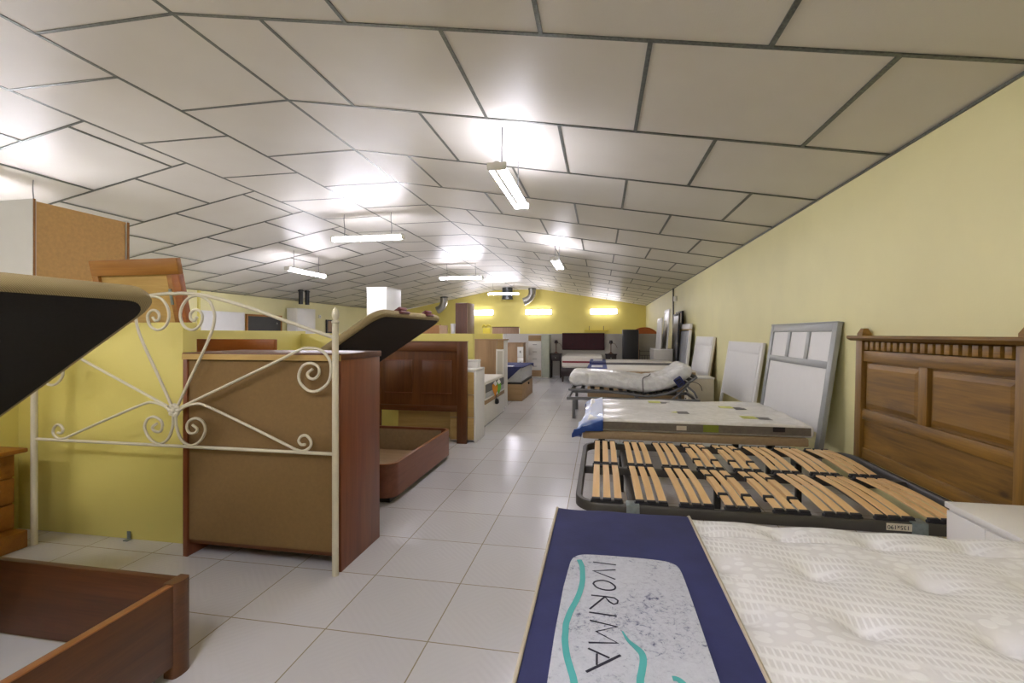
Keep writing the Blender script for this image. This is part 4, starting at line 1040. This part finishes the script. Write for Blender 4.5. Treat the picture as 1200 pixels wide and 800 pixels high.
MB().lathe([(.07, 0), (.07, .02), (.02, .03), (.015, 1.15)]).build('stand', 'white_lac', t, 40); MB().lathe([(.05, 1.15), (.07, 1.5), (.068, 1.5), (.048, 1.15)], n=16).build('lamp_shade', 'shade', t, 40)

# far left wall: panels, cupboard, pipes
t = thing('panel_board', 'plain white panel standing at the far left wall beside the black panel', 'board', (XL+.02, 12.0, 0), (0, 0, PI/2))
B('panel', 'white_board', t, -1.5, 0, -.05, -.02, 0, 1.83, b=.003); B('rear_batten', 'white_lac', t, -1.45, -.05, -.02, 0, .2, 1.7)
t = thing('framed_board', 'black panel in an orange wood frame at the far left wall', 'board', (XL+.03, 13.62, 0), (0, 0, PI/2))
f = MB()
for a in ((-1.55, -1.49, 0, 1.80), (-.06, 0, 0, 1.80), (-1.49, -.06, 1.74, 1.80), (-1.49, -.06, 0, .06)): f.box(a[0], a[1], -.05, 0, a[2], a[3], b=.003)
f.build('frame', 'orange_wood', t); B('panel', 'chalk', t, -1.49, -.06, -.04, -.01, .06, 1.74); MB().lathe([(.02, 0), (.03, .02), (.001, .03)], n=10).build('knob', 'duct', t, 60, loc=(-.25, -.04, 1.55), rot=(PI/2, 0, 0))
t = thing('cupboard', 'white cupboard standing at the far left wall right of the black panel', 'cupboard', (-10.02, 13.85, 0))
B('body', 'white_lac', t, 0, .36, 0, 1.0, .04, 2.04, b=.004); B('door', 'white_lac', t, .36, .378, .01, .99, .05, 2.03, b=.003); B('plinth', 'grey_lac', t, .02, .34, .02, .98, 0, .04); B('top', 'white_lac', t, -.005, .385, -.01, 1.01, 2.04, 2.06)
for i, (yy, lab) in enumerate(((13.1, 'black flue pipe hanging from the low left ceiling, left of the pair'), (13.42, 'black flue pipe hanging from the low left ceiling, right of the pair'))):
    zt = zr(-9.0)
    t = thing('flue_pipe', lab, 'pipe', (-9.0, yy, zt), group='flue pipes under the left ceiling')
    MB().cyl((0, 0, .02), (0, 0, -.42), .065, 16).build('pipe', 'black_leg', t, 40); MB().cyl((0, 0, 0), (0, 0, -.03), .085, 16).build('collar', 'black_gloss', t, 40)
t = thing('picture_frame', 'small dark framed picture on the far left wall', 'picture', (XL+.02, 16.4, 1.5), (0, 0, PI/2))
f = MB()
for a in ((-.22, -.12, -.25, .25), (.18, .22, -.25, .25), (-.12, .18, .2, .25), (-.12, .18, -.25, -.2)): f.box(a[0], a[1], -.03, .01, a[2], a[3])
f.build('frame', 'black_gloss', t); B('canvas', 'taupe_ward', t, -.12, .18, -.02, 0, -.2, .2)
t = thing('thermostat', 'tiny white thermostat on the far left wall', 'thermostat', (XL, 15.8, 1.85))
B('cover', 'white_lac', t, 0, .03, -.06, .06, -.06, .06, b=.008); B('dial', 'grey_lac', t, .03, .038, -.02, .02, -.02, .02, b=.004)
struct(B('trim_5', 'part', None, XL, XL+.04, 10.44, 10.5, 0, ZL))

# small door stop on the partition foot
t = thing('door_stop', 'small metal clip on the foot of the yellow partition', 'clip', (-2.78, 2.385, 0))
B('plate', 'galv', t, -.012, .012, -.006, 0, .0, .05, b=.002); B('foot', 'galv', t, -.012, .02, -.03, -.006, 0, .006, b=.001)

# ------------------------------------------------------------------ world and view
w = bpy.data.worlds.new('world'); SC.world = w; w.use_nodes = True
w.node_tree.nodes['Background'].inputs['Color'].default_value = (.5, .5, .5, 1); w.node_tree.nodes['Background'].inputs['Strength'].default_value = .3
SC.view_settings.view_transform = 'Standard'; SC.view_settings.look = 'None'; SC.view_settings.gamma = 1; SC.view_settings.use_curve_mapping = False
SC.view_settings.exposure = 3.07
SC.cycles.use_denoising = True
SC.cycles.max_bounces = 8; SC.cycles.diffuse_bounces = 5; SC.cycles.glossy_bounces = 4
SC.cycles.sample_clamp_indirect = 4
